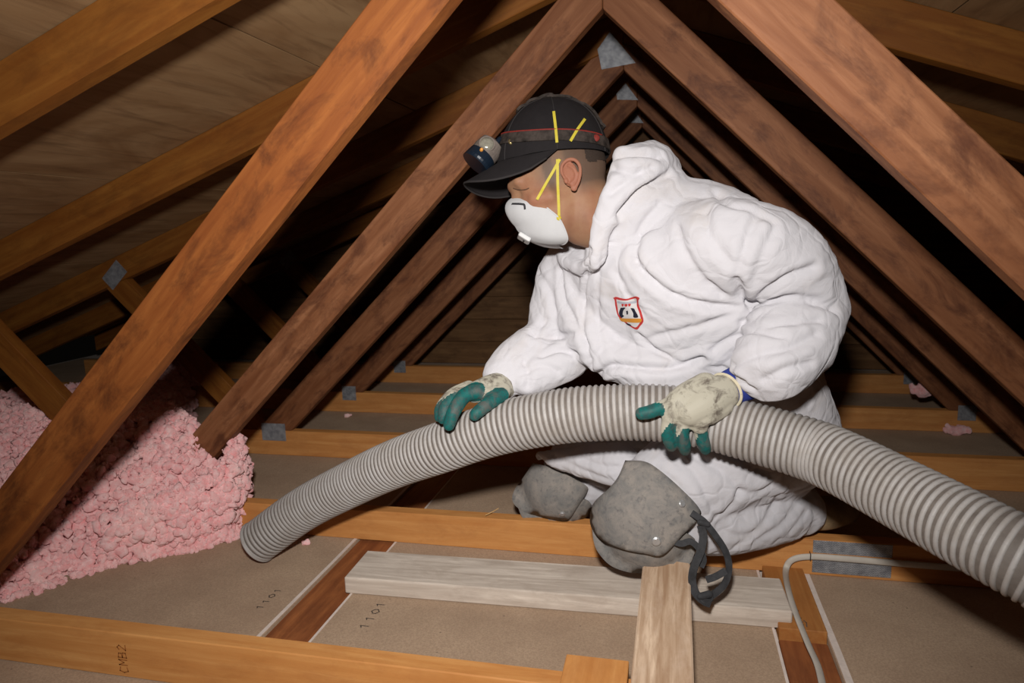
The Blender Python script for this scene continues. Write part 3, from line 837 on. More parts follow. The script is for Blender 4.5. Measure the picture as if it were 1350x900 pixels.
def glove_mat():
    m = NT('knit_and_latex_glove'); v = m.coords((1, 1, 1), rand=False)
    at = m.n('ShaderNodeAttribute', attribute_name='coat')
    a = m.noise(v, 30, 5, 0.7, 0.6); b = m.noise(v, 80, 5, 0.7); f = m.noise(v, 500, 3, 0.6)
    knit = m.mix(m.ramp(a, (0.50, (0, 0, 0)), (0.64, (1, 1, 1))), lin(177, 172, 156), lin(106, 98, 88))
    knit = m.mix(m.ramp(b, (0.6, (0, 0, 0)), (0.75, (0.5, 0.5, 0.5))), knit, lin(90, 85, 78))
    lat = m.mix(m.ramp(b, (0.42, (0, 0, 0)), (0.62, (0.9, 0.9, 0.9))), lin(14, 95, 91), lin(43, 71, 71))
    lat = m.mix(m.ramp(a, (0.47, (0, 0, 0)), (0.62, (0.85, 0.85, 0.85))), lat, lin(85, 85, 81))
    ad = m.n('ShaderNodeMath', operation='ADD'); sb = m.n('ShaderNodeMath', operation='MULTIPLY_ADD'); m.l(b, sb.inputs[0]); sb.inputs[1].default_value = 0.25; sb.inputs[2].default_value = -0.125
    m.l(at.outputs['Fac'], ad.inputs[0]); m.l(sb.outputs[0], ad.inputs[1])
    fac = m.ramp(ad.outputs[0], (0.44, (0, 0, 0)), (0.56, (1, 1, 1)))
    m.col(m.mix(fac, knit, lat)).rough(0.6, 0.3); m.bump(f, 0.35, 0.001); return m.m
MAT['glove'] = glove_mat()
MAT['blue_knit'] = plain('blue_undersleeve', lin(48, 62, 136), 0.85, 0.2, 0, 0.4, 500, 0.15, 120)
MAT['boot'] = plain('dusty_tan_boot', lin(150, 128, 98), 0.8, 0.2, 0, 0.4, 150, 0.3, 30)
for nm, c in (('em_red', (176, 54, 52)), ('em_white', (196, 193, 192)), ('em_black', (30, 30, 44)), ('em_orange', (196, 134, 50)), ('em_grey', (160, 164, 172))):
    MAT[nm] = plain('printed_'+nm[3:], lin(*c), 0.7, 0.2)
# ------------------------------------------------------------------ person: body and coverall
person = empty('person', (0.22, 0.56, 0.04))
tag(person, 'person in white hooded coverall, dark cap and dust mask kneeling with a hose', 'person')
# head frame
EAR = at_y(747, 238, 0.31)
PD = math.radians(17)
hf = (-_rt*math.cos(PD)-_up*math.sin(PD)); hf = (hf-_fw*0.03).normalized()
hu = (-_rt*math.sin(PD)+_up*math.cos(PD)); hu = (hu-hf*hu.dot(hf)).normalized(); hs = hu.cross(hf)
HC = EAR-hs*0.074
DM = (HC-CAM_O).dot(_fw)
def toL(px, py, s):
    q = at_d(px, py, DM-s)-HC; return (q.dot(hf), q.dot(hs), q.dot(hu))
def H(f, s, u): return HC+hf*f+hs*s+hu*u
def HV(f, s, u): return hf*f+hs*s+hu*u
def hring(u, f, rf, rs): return (H(f, 0, u), HV(rf, 0, 0), HV(0, rs, 0))
NECKB = Vector((0.050, 0.425, 0.715))
parts = [ellipsoid(H(-0.002, 0, 0.040), (HV(0.095, 0, 0), HV(0, 0.075, 0), HV(0, 0, 0.088)), 28, 18),
         ring_loft([hring(0.045, 0.030, 0.064, 0.064), hring(0.02, 0.031, 0.066, 0.067), hring(0.0, 0.032, 0.063, 0.068), hring(-0.025, 0.030, 0.064, 0.067), hring(-0.046, 0.026, 0.058, 0.063),
                    hring(-0.066, 0.026, 0.050, 0.057), hring(-0.083, 0.034, 0.037, 0.045), hring(-0.094, 0.038, 0.026, 0.030)], 28, 2.2),
         limb([H(0.078, 0, 0.028), H(0.092, 0, 0.004), H(0.100, 0, -0.022)], [0.012, 0.012, 0.013]),
         limb([H(0.082, -0.045, 0.030), H(0.090, 0.0, 0.034), H(0.082, 0.045, 0.030)], [0.010, 0.012, 0.010]),
         limb([H(0.060, 0.052, -0.012), H(0.035, 0.064, -0.018)], [0.017, 0.014]),
         limb([H(-0.025, 0, -0.010), H(-0.030, 0, -0.065), NECKB+Vector((0, 0, 0.01)), NECKB+Vector((0.03, 0.03, -0.06))], [0.060, 0.058, 0.063, 0.075], 6, 24)]
head_me = remesh(parts, 0.0042, 8)
# eye socket dent and closed eye
V = co_of(head_me); NN = no_of(head_me)
for s_ in (1, -1):
    e = np.array(H(0.088, 0.032*s_, 0.010)); d = np.linalg.norm(V-e, axis=1); V -= NN*(0.006*np.exp(-(d/0.014)**2))[:, None]
set_co(head_me, V)
def eye(s_):
    c = H(0.068, 0.034*s_, 0.008); return ellipsoid(c, (HV(0.0135, 0, 0), HV(0, 0.014, 0), HV(0, 0, 0.011)), 16, 10)
earp = []
EB = H(-0.004, 0.0755, 0.002)
def E_(f, u, o): return EB+(hf*f+hu*u+hs*o+hf*(-0.45*o))*0.84
helix = [E_(0.010, 0.004, 0.003), E_(0.014, 0.016, 0.006), E_(0.010, 0.030, 0.009), E_(-0.002, 0.037, 0.012), E_(-0.014, 0.033, 0.015), E_(-0.020, 0.020, 0.017), E_(-0.019, 0.004, 0.016), E_(-0.013, -0.012, 0.012), E_(-0.006, -0.022, 0.008)]
earp.append(limb(helix, [0.0024, 0.0028, 0.0031, 0.0033, 0.0034, 0.0033, 0.0031, 0.0033, 0.0036], 5, 10))
anti = [E_(-0.004, 0.025, 0.008), E_(-0.010, 0.014, 0.012), E_(-0.011, 0.002, 0.012), E_(-0.006, -0.009, 0.009), E_(0.003, -0.013, 0.006)]
earp.append(limb(anti, [0.0028, 0.0033, 0.0033, 0.0030, 0.0027], 5, 10))
earp.append(ellipsoid(E_(-0.002, -0.023, 0.006), (hf*0.0066, hu*0.0072, hs*0.004), 12, 8))
earp.append(ellipsoid(E_(0.009, -0.004, 0.004), (hf*0.0042, hu*0.006, hs*0.0042), 12, 8))
plate_ax = (hf*0.016+hs*(-0.45*0)*0, hu*0.030, hs*0.0035)
earp.append(ellipsoid(E_(-0.003, 0.008, 0.004), ((hf*0.0143-hs*0.008), hu*0.0252, (hs+hf*0.4).normalized()*0.003), 16, 10))
ear_me = remesh(earp, 0.0014, 3)
V0 = co_of(head_me); VE = co_of(ear_me)
lids = [eye(1), eye(-1)]
VV = [tuple(v) for v in V0]; FF = [tuple(p.vertices) for p in head_me.polygons]
o_ = len(VV); VV += [tuple(v) for v in VE]; FF += [tuple(i+o_ for i in p.vertices) for p in ear_me.polygons]
nE0, nE1 = o_, len(VV)
# far ear, mirrored
mir = np.array([tuple(Vector(v)-hs*2*((Vector(v)-HC).dot(hs))) for v in VE]); o_ = len(VV)
VV += [tuple(v) for v in mir]; FF += [tuple(i+o_ for i in p.vertices)[::-1] for p in ear_me.polygons]
for v, f in lids:
    o_ = len(VV); VV += [tuple(x) for x in v]; FF += [tuple(i+o_ for i in q) for q in f]
body = mesh_obj('body', VV, FF, 'skin', person, None, True)
A = np.array(VV); L = np.stack([(A-np.array(HC))@np.array(hf), (A-np.array(HC))@np.array(hs), (A-np.array(HC))@np.array(hu)], 1)
fl = np.zeros(len(A)); fl[nE0:nE1] = 0.5; fl += 0.35*np.exp(-(((L[:, 0]-0.075)/0.03)**2+((L[:, 2]+0.02)/0.02)**2))
sm = lambda a, lo, hi: np.clip((a-lo)/(hi-lo), 0, 1)
back = sm(-L[:, 0], 0.004, 0.03)*sm(L[:, 2], -0.035, -0.005)
side = sm(L[:, 2], -0.012, 0.016)*sm(0.062-L[:, 0], 0.0, 0.03)
burn = sm(0.012-np.abs(L[:, 0]-0.026), 0.0, 0.008)*sm(L[:, 2], -0.03, -0.005)
stb = np.clip(0.8*back+0.6*side+0.5*burn, 0, 0.85)
stb += 0.16*np.clip((-0.045-L[:, 2])/0.03, 0, 1)*(L[:, 0] > -0.02)*(L[:, 2] > -0.12)
stb[nE0:] = 0
for nm, arr in (('flush', fl), ('stubble', stb)):
    at = body.data.attributes.new(nm, 'FLOAT', 'POINT'); at.data.foreach_set('value', np.clip(arr, 0, 1).astype(np.float32))
# hair: thin shell over the back and sides of the skull below the cap
hv, hfaces = {}, []
Vn = no_of(head_me)
LH = L[:len(V0)]
def hair_in(l):
    f, s, u = l
    return f < -0.046 and u > 0.022
idx = {}; HVv = []; HFf = []
for p in head_me.polygons:
    if all(hair_in(LH[i]) for i in p.vertices):
        q = []
        for i in p.vertices:
            if i not in idx: idx[i] = len(HVv); HVv.append(tuple(V0[i]+Vn[i]*0.0016))
            q.append(idx[i])
        HFf.append(tuple(q))
hair = mesh_obj('hair', HVv, HFf, 'hair', person, None, True)
# eyebrow and lash line, laid on the face
BB = bvh_of(body.data)
for nm, px, rr in (('eyelashes', [(677, 248), (684, 250), (692, 250), (697, 248)], 0.0011),):
    P = [cast(BB, x, y, 0.0012 if nm == 'eyebrow' else 0.0004) for x, y in px]
    V, F = limb(P, [rr]*len(P), 4, 8); mesh_obj(nm, V, F, 'brow', person, None, True)
    P = [q-hs*2*((q-HC).dot(hs)) for q in P]
    V, F = limb(P, [rr]*len(P), 4, 8); mesh_obj(nm, V, F, 'brow', person, None, True)
# --- coverall
def hz(x, y): return Vector((x, y, 0)).normalized()
sp_, sc_ = hz(0.58, -0.81), hz(0.80, -0.60)
def tring(c, side, w_, d_, u):
    c = Vector(c); u = Vector(u).normalized(); A = (side-u*side.dot(u)).normalized(); B = A.cross(u)
    return (c, A*w_, B*d_)
up1 = Vector((-0.10, -0.08, 1)); up2 = Vector((-0.48, -0.38, 0.80)); up3 = Vector((-0.42, -0.30, 0.86))
torso = ring_loft([tring((0.33, 0.64, 0.12), sp_, 0.13, 0.11, up1), tring((0.33, 0.64, 0.20), sp_, 0.185, 0.155, up1), tring((0.31, 0.63, 0.30), sp_, 0.195, 0.165, up1),
                   tring((0.26, 0.58, 0.41), (sp_+sc_).normalized(), 0.19, 0.165, up2), tring((0.185, 0.525, 0.52), sc_, 0.205, 0.170, up2),
                   tring((0.125, 0.475, 0.615), sc_, 0.215, 0.155, up3), tring((0.085, 0.44, 0.675), sc_, 0.195, 0.125, up3), tring((0.065, 0.43, 0.715), sc_, 0.125, 0.095, up3)], 36, 2.2)
shN = Vector((0.240, 0.325, 0.675)); shF = Vector((-0.068, 0.545, 0.628))
elN = Vector((0.394, 0.400, 0.550)); cuN = at_y(1003, 501, 0.240)
elF = Vector((-0.118, 0.525, 0.470)); cuF = at_d(652, 506, 1.43)
SUIT = [torso,
        limb([(0.12, 0.44, 0.66), shN, (shN+elN)/2+Vector((0.02, -0.01, 0.025)), elN], [0.085, 0.083, 0.080, 0.070], 6, 24),
        limb([elN, elN.lerp(cuN, 0.45)+Vector((0.0, 0.0, -0.004)), cuN.lerp(elN, 0.12), cuN], [0.070, 0.080, 0.062, 0.048], 6, 24, 0.25),
        limb([(0.02, 0.47, 0.64), shF, shF.lerp(elF, 0.55)+Vector((-0.005, 0, 0)), elF], [0.080, 0.068, 0.064, 0.058], 6, 24),
        limb([elF, elF.lerp(cuF, 0.5)+Vector((0, 0, 0.004)), cuF.lerp(elF, 0.1), cuF], [0.058, 0.058, 0.046, 0.038], 6, 24, 0.3),
        # thighs, seat, shins
        limb([(0.36, 0.58, 0.235), (0.245, 0.495, 0.215), (0.150, 0.435, 0.175), (0.110, 0.415, 0.140)], [0.125, 0.112, 0.098, 0.085], 6, 24),
        limb([(0.125, 0.425, 0.120), (0.26, 0.51, 0.085), (0.40, 0.600, 0.072), (0.43, 0.615, 0.066)], [0.078, 0.084, 0.070, 0.058], 6, 24),
        limb([(0.22, 0.80, 0.235), (0.06, 0.735, 0.205), (-0.06, 0.695, 0.135), (-0.100, 0.685, 0.100)], [0.120, 0.108, 0.088, 0.076], 6, 24),
        limb([(-0.090, 0.690, 0.085), (0.06, 0.78, 0.080), (0.24, 0.89, 0.066)], [0.078, 0.080, 0.062], 6, 24),
        ellipsoid((0.355, 0.655, 0.24), (Vector(sp_)*0.185, Vector(sp_).cross(Vector((0, 0, 1)))*0.145, Vector((0, 0, 0.15))), 28, 16)]
SUIT.append(limb([at_y(756, 462, 0.49), at_y(736, 480, 0.45), at_y(694, 500, 0.41)], [0.050, 0.045, 0.036], 6, 18))
SUIT.append(limb([at_y(712, 601, 0.57), at_y(760, 607, 0.545), at_y(815, 612, 0.50)], [0.014, 0.034, 0.050], 6, 16))
SUIT += [limb([(-0.05, 0.515, 0.60), (-0.03, 0.485, 0.52), at_y(790, 452, 0.44)], [0.062, 0.066, 0.055], 6, 20),
         limb([at_y(808, 472, 0.42), at_y(860, 488, 0.40), at_y(930, 488, 0.41)], [0.044, 0.052, 0.050], 6, 18),
         limb([at_y(800, 330, 0.40), at_y(835, 285, 0.39), at_y(868, 255, 0.42)], [0.045, 0.062, 0.062], 6, 20),
         limb([at_y(880, 285, 0.42), at_y(930, 290, 0.44), at_y(965, 300, 0.42)], [0.075, 0.075, 0.07], 6, 20)]
# collar and hood bunched behind the neck
SUIT.append(limb([at_y(786, 345, 0.335), at_y(794, 300, 0.325), at_y(812, 258, 0.335), at_y(838, 228, 0.365), at_y(858, 222, 0.44), at_y(838, 232, 0.52)], [0.014, 0.020, 0.028, 0.044, 0.052, 0.040], 6, 18))
SUIT.append(limb([at_y(822, 207, 0.36), at_y(845, 206, 0.40), at_y(872, 213, 0.43), at_y(880, 225, 0.47)], [0.020, 0.026, 0.026, 0.030], 6, 16))
SUIT.append(limb([at_y(784, 345, 0.335), at_y(765, 352, 0.40), at_y(744, 338, 0.47), at_y(760, 310, 0.53)], [0.012, 0.015, 0.018, 0.020], 6, 14))
suit_me = remesh(SUIT, 0.0042, 12)
SB = bvh_of(suit_me)
def cA(x, y): return (680+x/2.647, 180+y/2.647)
def cB(x, y): return (660+x/2.935, 580+y/2.935)
FOLDS = [  # (points, mapper, width, depth)
    ([(410, 430), (460, 490), (530, 545), (620, 578), (700, 592), (775, 590)], cA, 0.0075, 0.013),
    ([(835, 572), (872, 540), (950, 490), (1040, 455)], cA, 0.0075, 0.010), ([(770, 500), (785, 545), (812, 580)], cA, 0.008, 0.013), ([(812, 580), (840, 575)], cA, 0.010, 0.014),
    ([(420, 430), (425, 360), (450, 300), (500, 240)], cA, 0.008, 0.007), ([(560, 320), (590, 400), (640, 480), (720, 550)], cA, 0.009, 0.006),
    ([(470, 705), (550, 685), (680, 650), (765, 615)], cA, 0.008, 0.007), ([(430, 690), (490, 745), (560, 785)], cA, 0.007, 0.008),
    ([(262, 395), (246, 480), (236, 600), (238, 700), (268, 800)], cA, 0.005, 0.008), ([(305, 400), (290, 500), (288, 640), (300, 740)], cA, 0.006, 0.004),
    ([(285, 835), (335, 800), (420, 805), (540, 808), (650, 775)], cA, 0.007, 0.014),
    ([(360, 270), (390, 230), (440, 180), (530, 135)], cA, 0.007, 0.011), ([(350, 480), (400, 560), (440, 620)], cA, 0.008, 0.005),
    ([(700, 205), (740, 235), (830, 262), (900, 300)], cA, 0.007, 0.006), ([(835, 285), (800, 380), (775, 470)], cA, 0.008, 0.006), ([(900, 330), (860, 420), (830, 500)], cA, 0.009, 0.005), ([(660, 260), (680, 340), (740, 430)], cA, 0.009, 0.005),
    ([(850, 600), (910, 565), (1010, 565), (1110, 605)], cA, 0.008, 0.008), ([(690, 745), (760, 700), (840, 680), (930, 700)], cA, 0.007, 0.008), ([(780, 640), (860, 665), (960, 650), (1060, 640)], cA, 0.007, 0.006),
    ([(760, 800), (840, 760), (950, 740), (1050, 690)], cA, 0.008, 0.007), ([(870, 850), (940, 810), (1030, 790)], cA, 0.007, 0.007), ([(720, 800), (770, 840), (830, 880)], cA, 0.005, 0.006), ([(680, 800), (740, 815), (800, 850)], cA, 0.004, 0.005),
    ([(155, 470), (165, 560), (205, 640), (245, 730)], cA, 0.007, 0.009), ([(75, 470), (120, 540), (140, 620)], cA, 0.007, 0.006), ([(55, 690), (120, 700), (200, 690)], cA, 0.008, 0.009), ([(90, 770), (150, 745), (215, 760)], cA, 0.007, 0.008), ([(20, 830), (90, 800), (150, 820)], cA, 0.006, 0.006), ([(40, 870), (45, 830), (30, 790)], cA, 0.006, 0.007), ([(105, 640), (70, 690)], cA, 0.007, 0.007),
    ([(370, 70), (420, 60), (500, 70)], cA, 0.008, 0.010), ([(345, 110), (400, 130), (470, 110)], cA, 0.007, 0.008), ([(330, 200), (370, 170), (440, 130)], cA, 0.007, 0.008),
    ([(480, 80), (600, 110), (720, 210), (790, 290)], cB, 0.007, 0.007), ([(620, 30), (740, 110), (800, 220), (830, 290)], cB, 0.008, 0.008), ([(740, 60), (860, 120), (935, 200)], cB, 0.008, 0.008), ([(920, 205), (1000, 200), (1060, 165)], cB, 0.008, 0.009), ([(925, 205), (880, 270), (830, 300)], cB, 0.008, 0.009),
    ([(1070, 215), (1010, 330), (910, 410)], cB, 0.008, 0.007), ([(1160, 230), (1080, 330), (980, 390)], cB, 0.008, 0.007), ([(1180, 280), (1120, 360)], cB, 0.007, 0.006), ([(840, 330), (900, 370), (980, 360)], cB, 0.008, 0.007),
    ([(310, 70), (390, 100), (470, 105)], cB, 0.006, 0.008), ([(130, 70), (250, 130), (400, 200)], cB, 0.007, 0.009), ([(200, 60), (330, 120), (420, 150)], cB, 0.007, 0.006), ([(860, 30), (960, 90), (1050, 140)], cB, 0.008, 0.006)]
V = co_of(suit_me); NN = no_of(suit_me); disp = np.zeros(len(V))
for pts, mp, wd_, dp in FOLDS:
    line = np.array([tuple(cast(SB, *mp(*p))) for p in [tuple(q[:2]) for q in catmull([(a, b, 0) for a, b in pts], 4)]])
    d = seg_dist(V, line)
    dp *= 1.05 if mp is cA else 0.7
    disp += -dp*np.exp(-(d/(wd_*0.85))**2)+0.30*dp*np.exp(-((d-2.2*wd_)/(wd_*1.3))**2)
for i, v in enumerate(V):   # smaller crumples in the cloth
    q = Vector(v)
    n1 = noise.noise(q*9+Vector((noise.noise(q*5)*1.2, 0, noise.noise(q*6+Vector((9, 2, 1)))*1.2)))
    n2 = noise.noise(q*24+Vector((noise.noise(q*11)*1.5, 3, 0)))
    n3 = noise.noise(Vector((q.x*16+q.z*9, q.y*16, q.z*30-q.x*14))+Vector((noise.noise(q*8)*1.6, 1, 2)))
    disp[i] += 0.0055*(0.32-abs(n1))+0.0022*(0.3-abs(n2))+0.0034*(0.25-min(0.5, abs(n3)*1.5))
disp = np.clip(disp, -0.0145, 0.0065)
ed = np.array([tuple(e.vertices) for e in suit_me.edges])
for _ in range(2):
    acc = np.zeros(len(V)); cn = np.zeros(len(V))
    np.add.at(acc, ed[:, 0], disp[ed[:, 1]]); np.add.at(acc, ed[:, 1], disp[ed[:, 0]]); np.add.at(cn, ed[:, 0], 1); np.add.at(cn, ed[:, 1], 1)
    disp = 0.5*disp+0.5*acc/np.maximum(cn, 1)
V = V+NN*disp[:, None]
set_co(suit_me, V)
coverall = link_mesh('coverall', suit_me, 'suit', person, None, True)
SB = bvh_of(suit_me)
# zip flap and emblem
def cE(x, y): return (780+x/11.25, 370+y/11.25)
def lay(lift): return lambda px, py: cast(SB, px, py, lift)
em = px_patch('emblem', [cE(*p) for p in ((318, 255), (360, 240), (440, 262), (520, 268), (600, 245), (650, 235), (705, 258), (690, 300), (700, 370), (735, 460), (765, 570), (760, 620), (720, 670), (665, 725), (560, 670), (470, 600), (390, 520), (352, 380), (340, 290))], lay(0.0012), 0.0008, 'em_red', coverall, 2.2, False)
em['label'] = 'small red-bordered shield emblem on the chest'
for nm, mt, pl, lf in (
    ('emblem_field', 'em_white', ((365, 275), (440, 290), (520, 292), (600, 272), (650, 262), (668, 290), (672, 380), (705, 470), (730, 570), (722, 610), (655, 690), (560, 645), (480, 580), (405, 500), (385, 400)), 0.0022),
    ('emblem_banner', 'em_orange', ((405, 552), (520, 560), (640, 560), (735, 565), (725, 615), (630, 622), (520, 612), (440, 598)), 0.0030),
    ('emblem_patch', 'em_black', ((430, 400), (500, 400), (470, 440), (460, 500), (480, 520), (455, 545), (430, 540), (405, 480)), 0.0030),
    ('emblem_patch', 'em_black', ((575, 405), (625, 410), (650, 450), (690, 530), (665, 548), (620, 540), (615, 480)), 0.0030),
    ('emblem_patch', 'em_black', ((510, 450), (535, 445), (540, 490), (520, 500)), 0.0030), ('emblem_patch', 'em_black', ((500, 628), (560, 640), (590, 668), (540, 660)), 0.0030),
    ('emblem_band', 'em_grey', ((380, 300), (500, 318), (650, 300), (650, 330), (500, 345), (385, 330)), 0.0028),
    ('emblem_lettering', 'em_red', ((440, 345), (475, 345), (470, 375), (450, 378)), 0.0034), ('emblem_lettering', 'em_red', ((485, 345), (530, 345), (525, 378), (490, 378)), 0.0034), ('emblem_lettering', 'em_red', ((540, 342), (580, 340), (570, 375), (545, 376)), 0.0034)):
    px_patch(nm, [cE(*p) for p in pl], lay(lf), 0, mt, em, 1.8, False)
# ------------------------------------------------------------------ cap, headlamp, mask
PC = math.radians(6)
cf = (-_rt*math.cos(PC)-_up*math.sin(PC)-_fw*0.03).normalized()
cu = (-_rt*math.sin(PC)+_up*math.cos(PC)); cu = (cu-cf*cu.dot(cf)).normalized(); cs_ = cu.cross(cf)
CC = at_d(729, 214, DM)
def K(f, s, u): return CC+cf*f+cs_*s+cu*u
cap = empty('cap', tuple(CC)); attach(cap, person)
RX, RY, RZ = 0.109, 0.089, 0.122
def crown_pt(th, ph, off=0.0):
    """th around from the front, ph 0 rim .. 90 top"""
    e = 2.04
    c, s = max(0.0, math.cos(ph)), math.sin(ph)
    r = c**(2/e)+off/0.1*c; z = s**(2/e)
    f, sd = r*RX*math.cos(th), r*RY*math.sin(th)
    u = z*(RZ+off)
    return K(f-0.006*z, sd, u)
n, m_ = 48, 16; V, F = [], []
for i in range(m_+1):
    ph = math.pi/2*i/m_
    for k in range(n): V.append(crown_pt(2*math.pi*k/n, ph))
for i in range(m_):
    for k in range(n): k2 = (k+1) % n; F.append((i*n+k, i*n+k2, (i+1)*n+k2, (i+1)*n+k))
crown = mesh_obj('crown', V, F, 'cap', cap, None, True)
cm = crown.data
for j in range(6):
    th = math.pi/6+j*math.pi/3
    P = [crown_pt(th, math.pi/2*i/14, 0.0006) for i in range(15)]
    v, f = tube_mesh(P, 0.0011, 6); mesh_obj('panel_seam', v, f, 'cap_edge', crown, None, True)
v, f = ellipsoid(crown_pt(0, math.pi/2), (hf*0.008, hs*0.008, hu*0.005), 14, 8); mesh_obj('top_button', v, f, 'cap', crown, None, True)
# brim
V, F = [], []; na, nb = 28, 10
for j in range(nb+1):
    t = j/nb
    for i in range(na+1):
        a = -math.pi/2+math.pi*i/na
        ca = max(0.0, math.cos(a))
        fi, si = RX*ca*0.985, RY*math.sin(a)*0.985
        fo, so = 0.022+0.154*ca**0.75, 0.091*math.sin(a)
        f_ = fi+(fo-fi)*t; s_ = si+(so-si)*t
        dr = 4.4*s_*s_*(0.25+0.75*t)*(0.35+0.65*ca**0.5)+0.024*t*ca**0.5
        V.append(K(f_, s_, 0.006*(1-t)-dr))
N1 = len(V)
V += [p-cu*0.003 for p in V]
w1 = na+1
for j in range(nb):
    for i in range(na):
        a, b, c, d = j*w1+i, j*w1+i+1, (j+1)*w1+i+1, (j+1)*w1+i
        F.append((a, d, c, b)); F.append((a+N1, b+N1, c+N1, d+N1))
for i in range(na):
    a, b = nb*w1+i, nb*w1+i+1; F.append((a, a+N1, b+N1, b))
    a, b = i, i+1; F.append((a, b, b+N1, a+N1))
brim = mesh_obj('brim', V, F, 'cap', cap, None, True)
v, f = tube_mesh([V[nb*w1+i]-cu*0.0015 for i in range(na+1)], 0.0021, 6); mesh_obj('brim_edge', v, f, 'cap_edge', brim, None, True)
CB = bvh_of(cm)
HB = bvh_of(cm, body.data)
# headlamp
lamp = empty('headlamp', tuple(H(0.125, 0, 0.085))); attach(lamp, person)
def on_crown(th, u, lift=0.001):
    lo, hi = 0.0, math.pi/2
    for _ in range(30):
        mid = (lo+hi)/2
        if (crown_pt(th, mid)-CC).dot(cu) < u: lo = mid
        else: hi = mid
    return crown_pt(th, lo, lift)
def band_u(th):  # height of the head band round the crown
    return 0.026+0.010*math.cos(th)+0.012*max(0, math.cos(th))**3
for sd in (1, -1):
    P = [on_crown(sd*math.radians(a), band_u(math.radians(a))) for a in range(14, 186, 10)]
    b = strap('head_band', P, 0.021, 0.0025, 'band', lamp, CB, 3)
    Pu = [on_crown(sd*math.radians(a), band_u(math.radians(a))+0.0095, 0.004) for a in range(14, 150, 10)]
    v, f = tube_mesh([Vector(p) for p in catmull([tuple(p) for p in Pu], 4)], 0.0014, 6); mesh_obj('band_piping', v, f, 'red_stitch', b, None, True)
    v, f = ellipsoid(on_crown(sd*math.radians(132), band_u(math.radians(132)), 0.003), (hf*0.008, hu*0.007, hs*0.003), 12, 8); mesh_obj('strap_adjuster', v, f, 'red_stitch', b, None, True)
Pt = []
for i in range(0, 15):
    a = i/14; ph = math.pi/2*(0.62+0.38*min(1, a*2)) if a < 0.5 else math.pi/2*(1-(a-0.5)*2*0.72)
    p = crown_pt(0 if a < 0.5 else math.pi, ph, 0.0015+0.0012*math.sin(i*2.3)); Pt.append(p)
ts = strap('top_band', Pt, 0.024, 0.0048, 'band', lamp, CB, 4)
v, f = ellipsoid(crown_pt(0, math.pi/2*0.96, 0.006), (hf*0.018, hs*0.014, hu*0.005), 14, 8); mesh_obj('band_buckle', v, f, 'band', ts, None, True)
# lamp body, seen from its side: rim pointing forwards and down, clear side lens
LC = at_d(640, 201, DM-0.020)
ax = (hf*0.80-hu*0.55+hs*0.15).normalized(); ay = hs.cross(ax).normalized(); az = ax.cross(ay)
def cyl_mesh(c, axis, prof, n=28):
    axis = Vector(axis).normalized(); r0 = Vector((0, 0, 1)) if abs(axis.z) < 0.9 else Vector((1, 0, 0)); a = (r0-axis*r0.dot(axis)).normalized(); b = axis.cross(a)
    V, F = [], []
    for d, r in prof:
        for k in range(n): th = 2*math.pi*k/n; V.append(Vector(c)+axis*d+(a*math.cos(th)+b*math.sin(th))*r)
    for i in range(len(prof)-1):
        for k in range(n): k2 = (k+1) % n; F.append((i*n+k, i*n+k2, (i+1)*n+k2, (i+1)*n+k))
    F.append(tuple(range(n))[::-1]); F.append(tuple(range((len(prof)-1)*n, len(prof)*n)))
    return V, F
v, f = cyl_mesh(LC, ax, [(-0.028, 0.014), (-0.022, 0.024), (-0.004, 0.027), (0.008, 0.027)]); mesh_obj('lamp_housing', v, f, 'lamp_grey', lamp, None, False)
v, f = cyl_mesh(LC, ax, [(0.006, 0.0265), (0.009, 0.0275), (0.024, 0.0290), (0.031, 0.0275), (0.031, 0.023), (0.022, 0.020)]); bz = mesh_obj('lamp_bezel', v, f, 'lamp_blue', lamp, None, False)
v, f = cyl_mesh(LC, ax, [(0.0285, 0.0295), (0.0315, 0.0295)]); mesh_obj('bezel_ring', v, f, 'lamp_blue', bz, None, False)
sn = (hs*0.95+hu*0.12-hf*0.1).normalized(); SC = LC-ax*0.004+sn*0.021+hu*0.003
v, f = cyl_mesh(SC, sn, [(-0.012, 0.0165), (0.0, 0.0165), (0.004, 0.0155), (0.004, 0.0135)]); k1 = mesh_obj('side_lens_ring', v, f, 'lamp_grey', lamp, None, False)
v, f = cyl_mesh(SC, sn, [(0.001, 0.0135), (0.0045, 0.0130), (0.0068, 0.008), (0.0075, 0.002)]); mesh_obj('side_lens', v, f, 'lens', k1, None, True)
v, f = limb([SC+ax*0.017+az*0.008, SC+ax*0.0185-az*0.002, SC+ax*0.014-az*0.012], [0.0035, 0.004, 0.0035], 4, 8); mesh_obj('lamp_trim', v, f, 'lamp_orange', lamp, None, True)
v, f = limb([LC-hf*0.012+hs*0.012, on_crown(math.radians(16), band_u(0.25), 0.004)], [0.006, 0.005], 4, 8); mesh_obj('lamp_bracket', v, f, 'lamp_blue', lamp, None, True)
v, f = limb([LC-hf*0.018-hs*0.012, on_crown(math.radians(-16), band_u(0.25), 0.004)], [0.006, 0.005], 4, 8); mesh_obj('lamp_bracket', v, f, 'lamp_blue', lamp, None, True)
bp = cast(CB, 673, 187, 0.002)
v, f = ellipsoid(bp, (hf*0.004, hu*0.006, hs*0.003), 10, 6); mesh_obj('cap_pin', v, f, 'brass', cap, None, True)
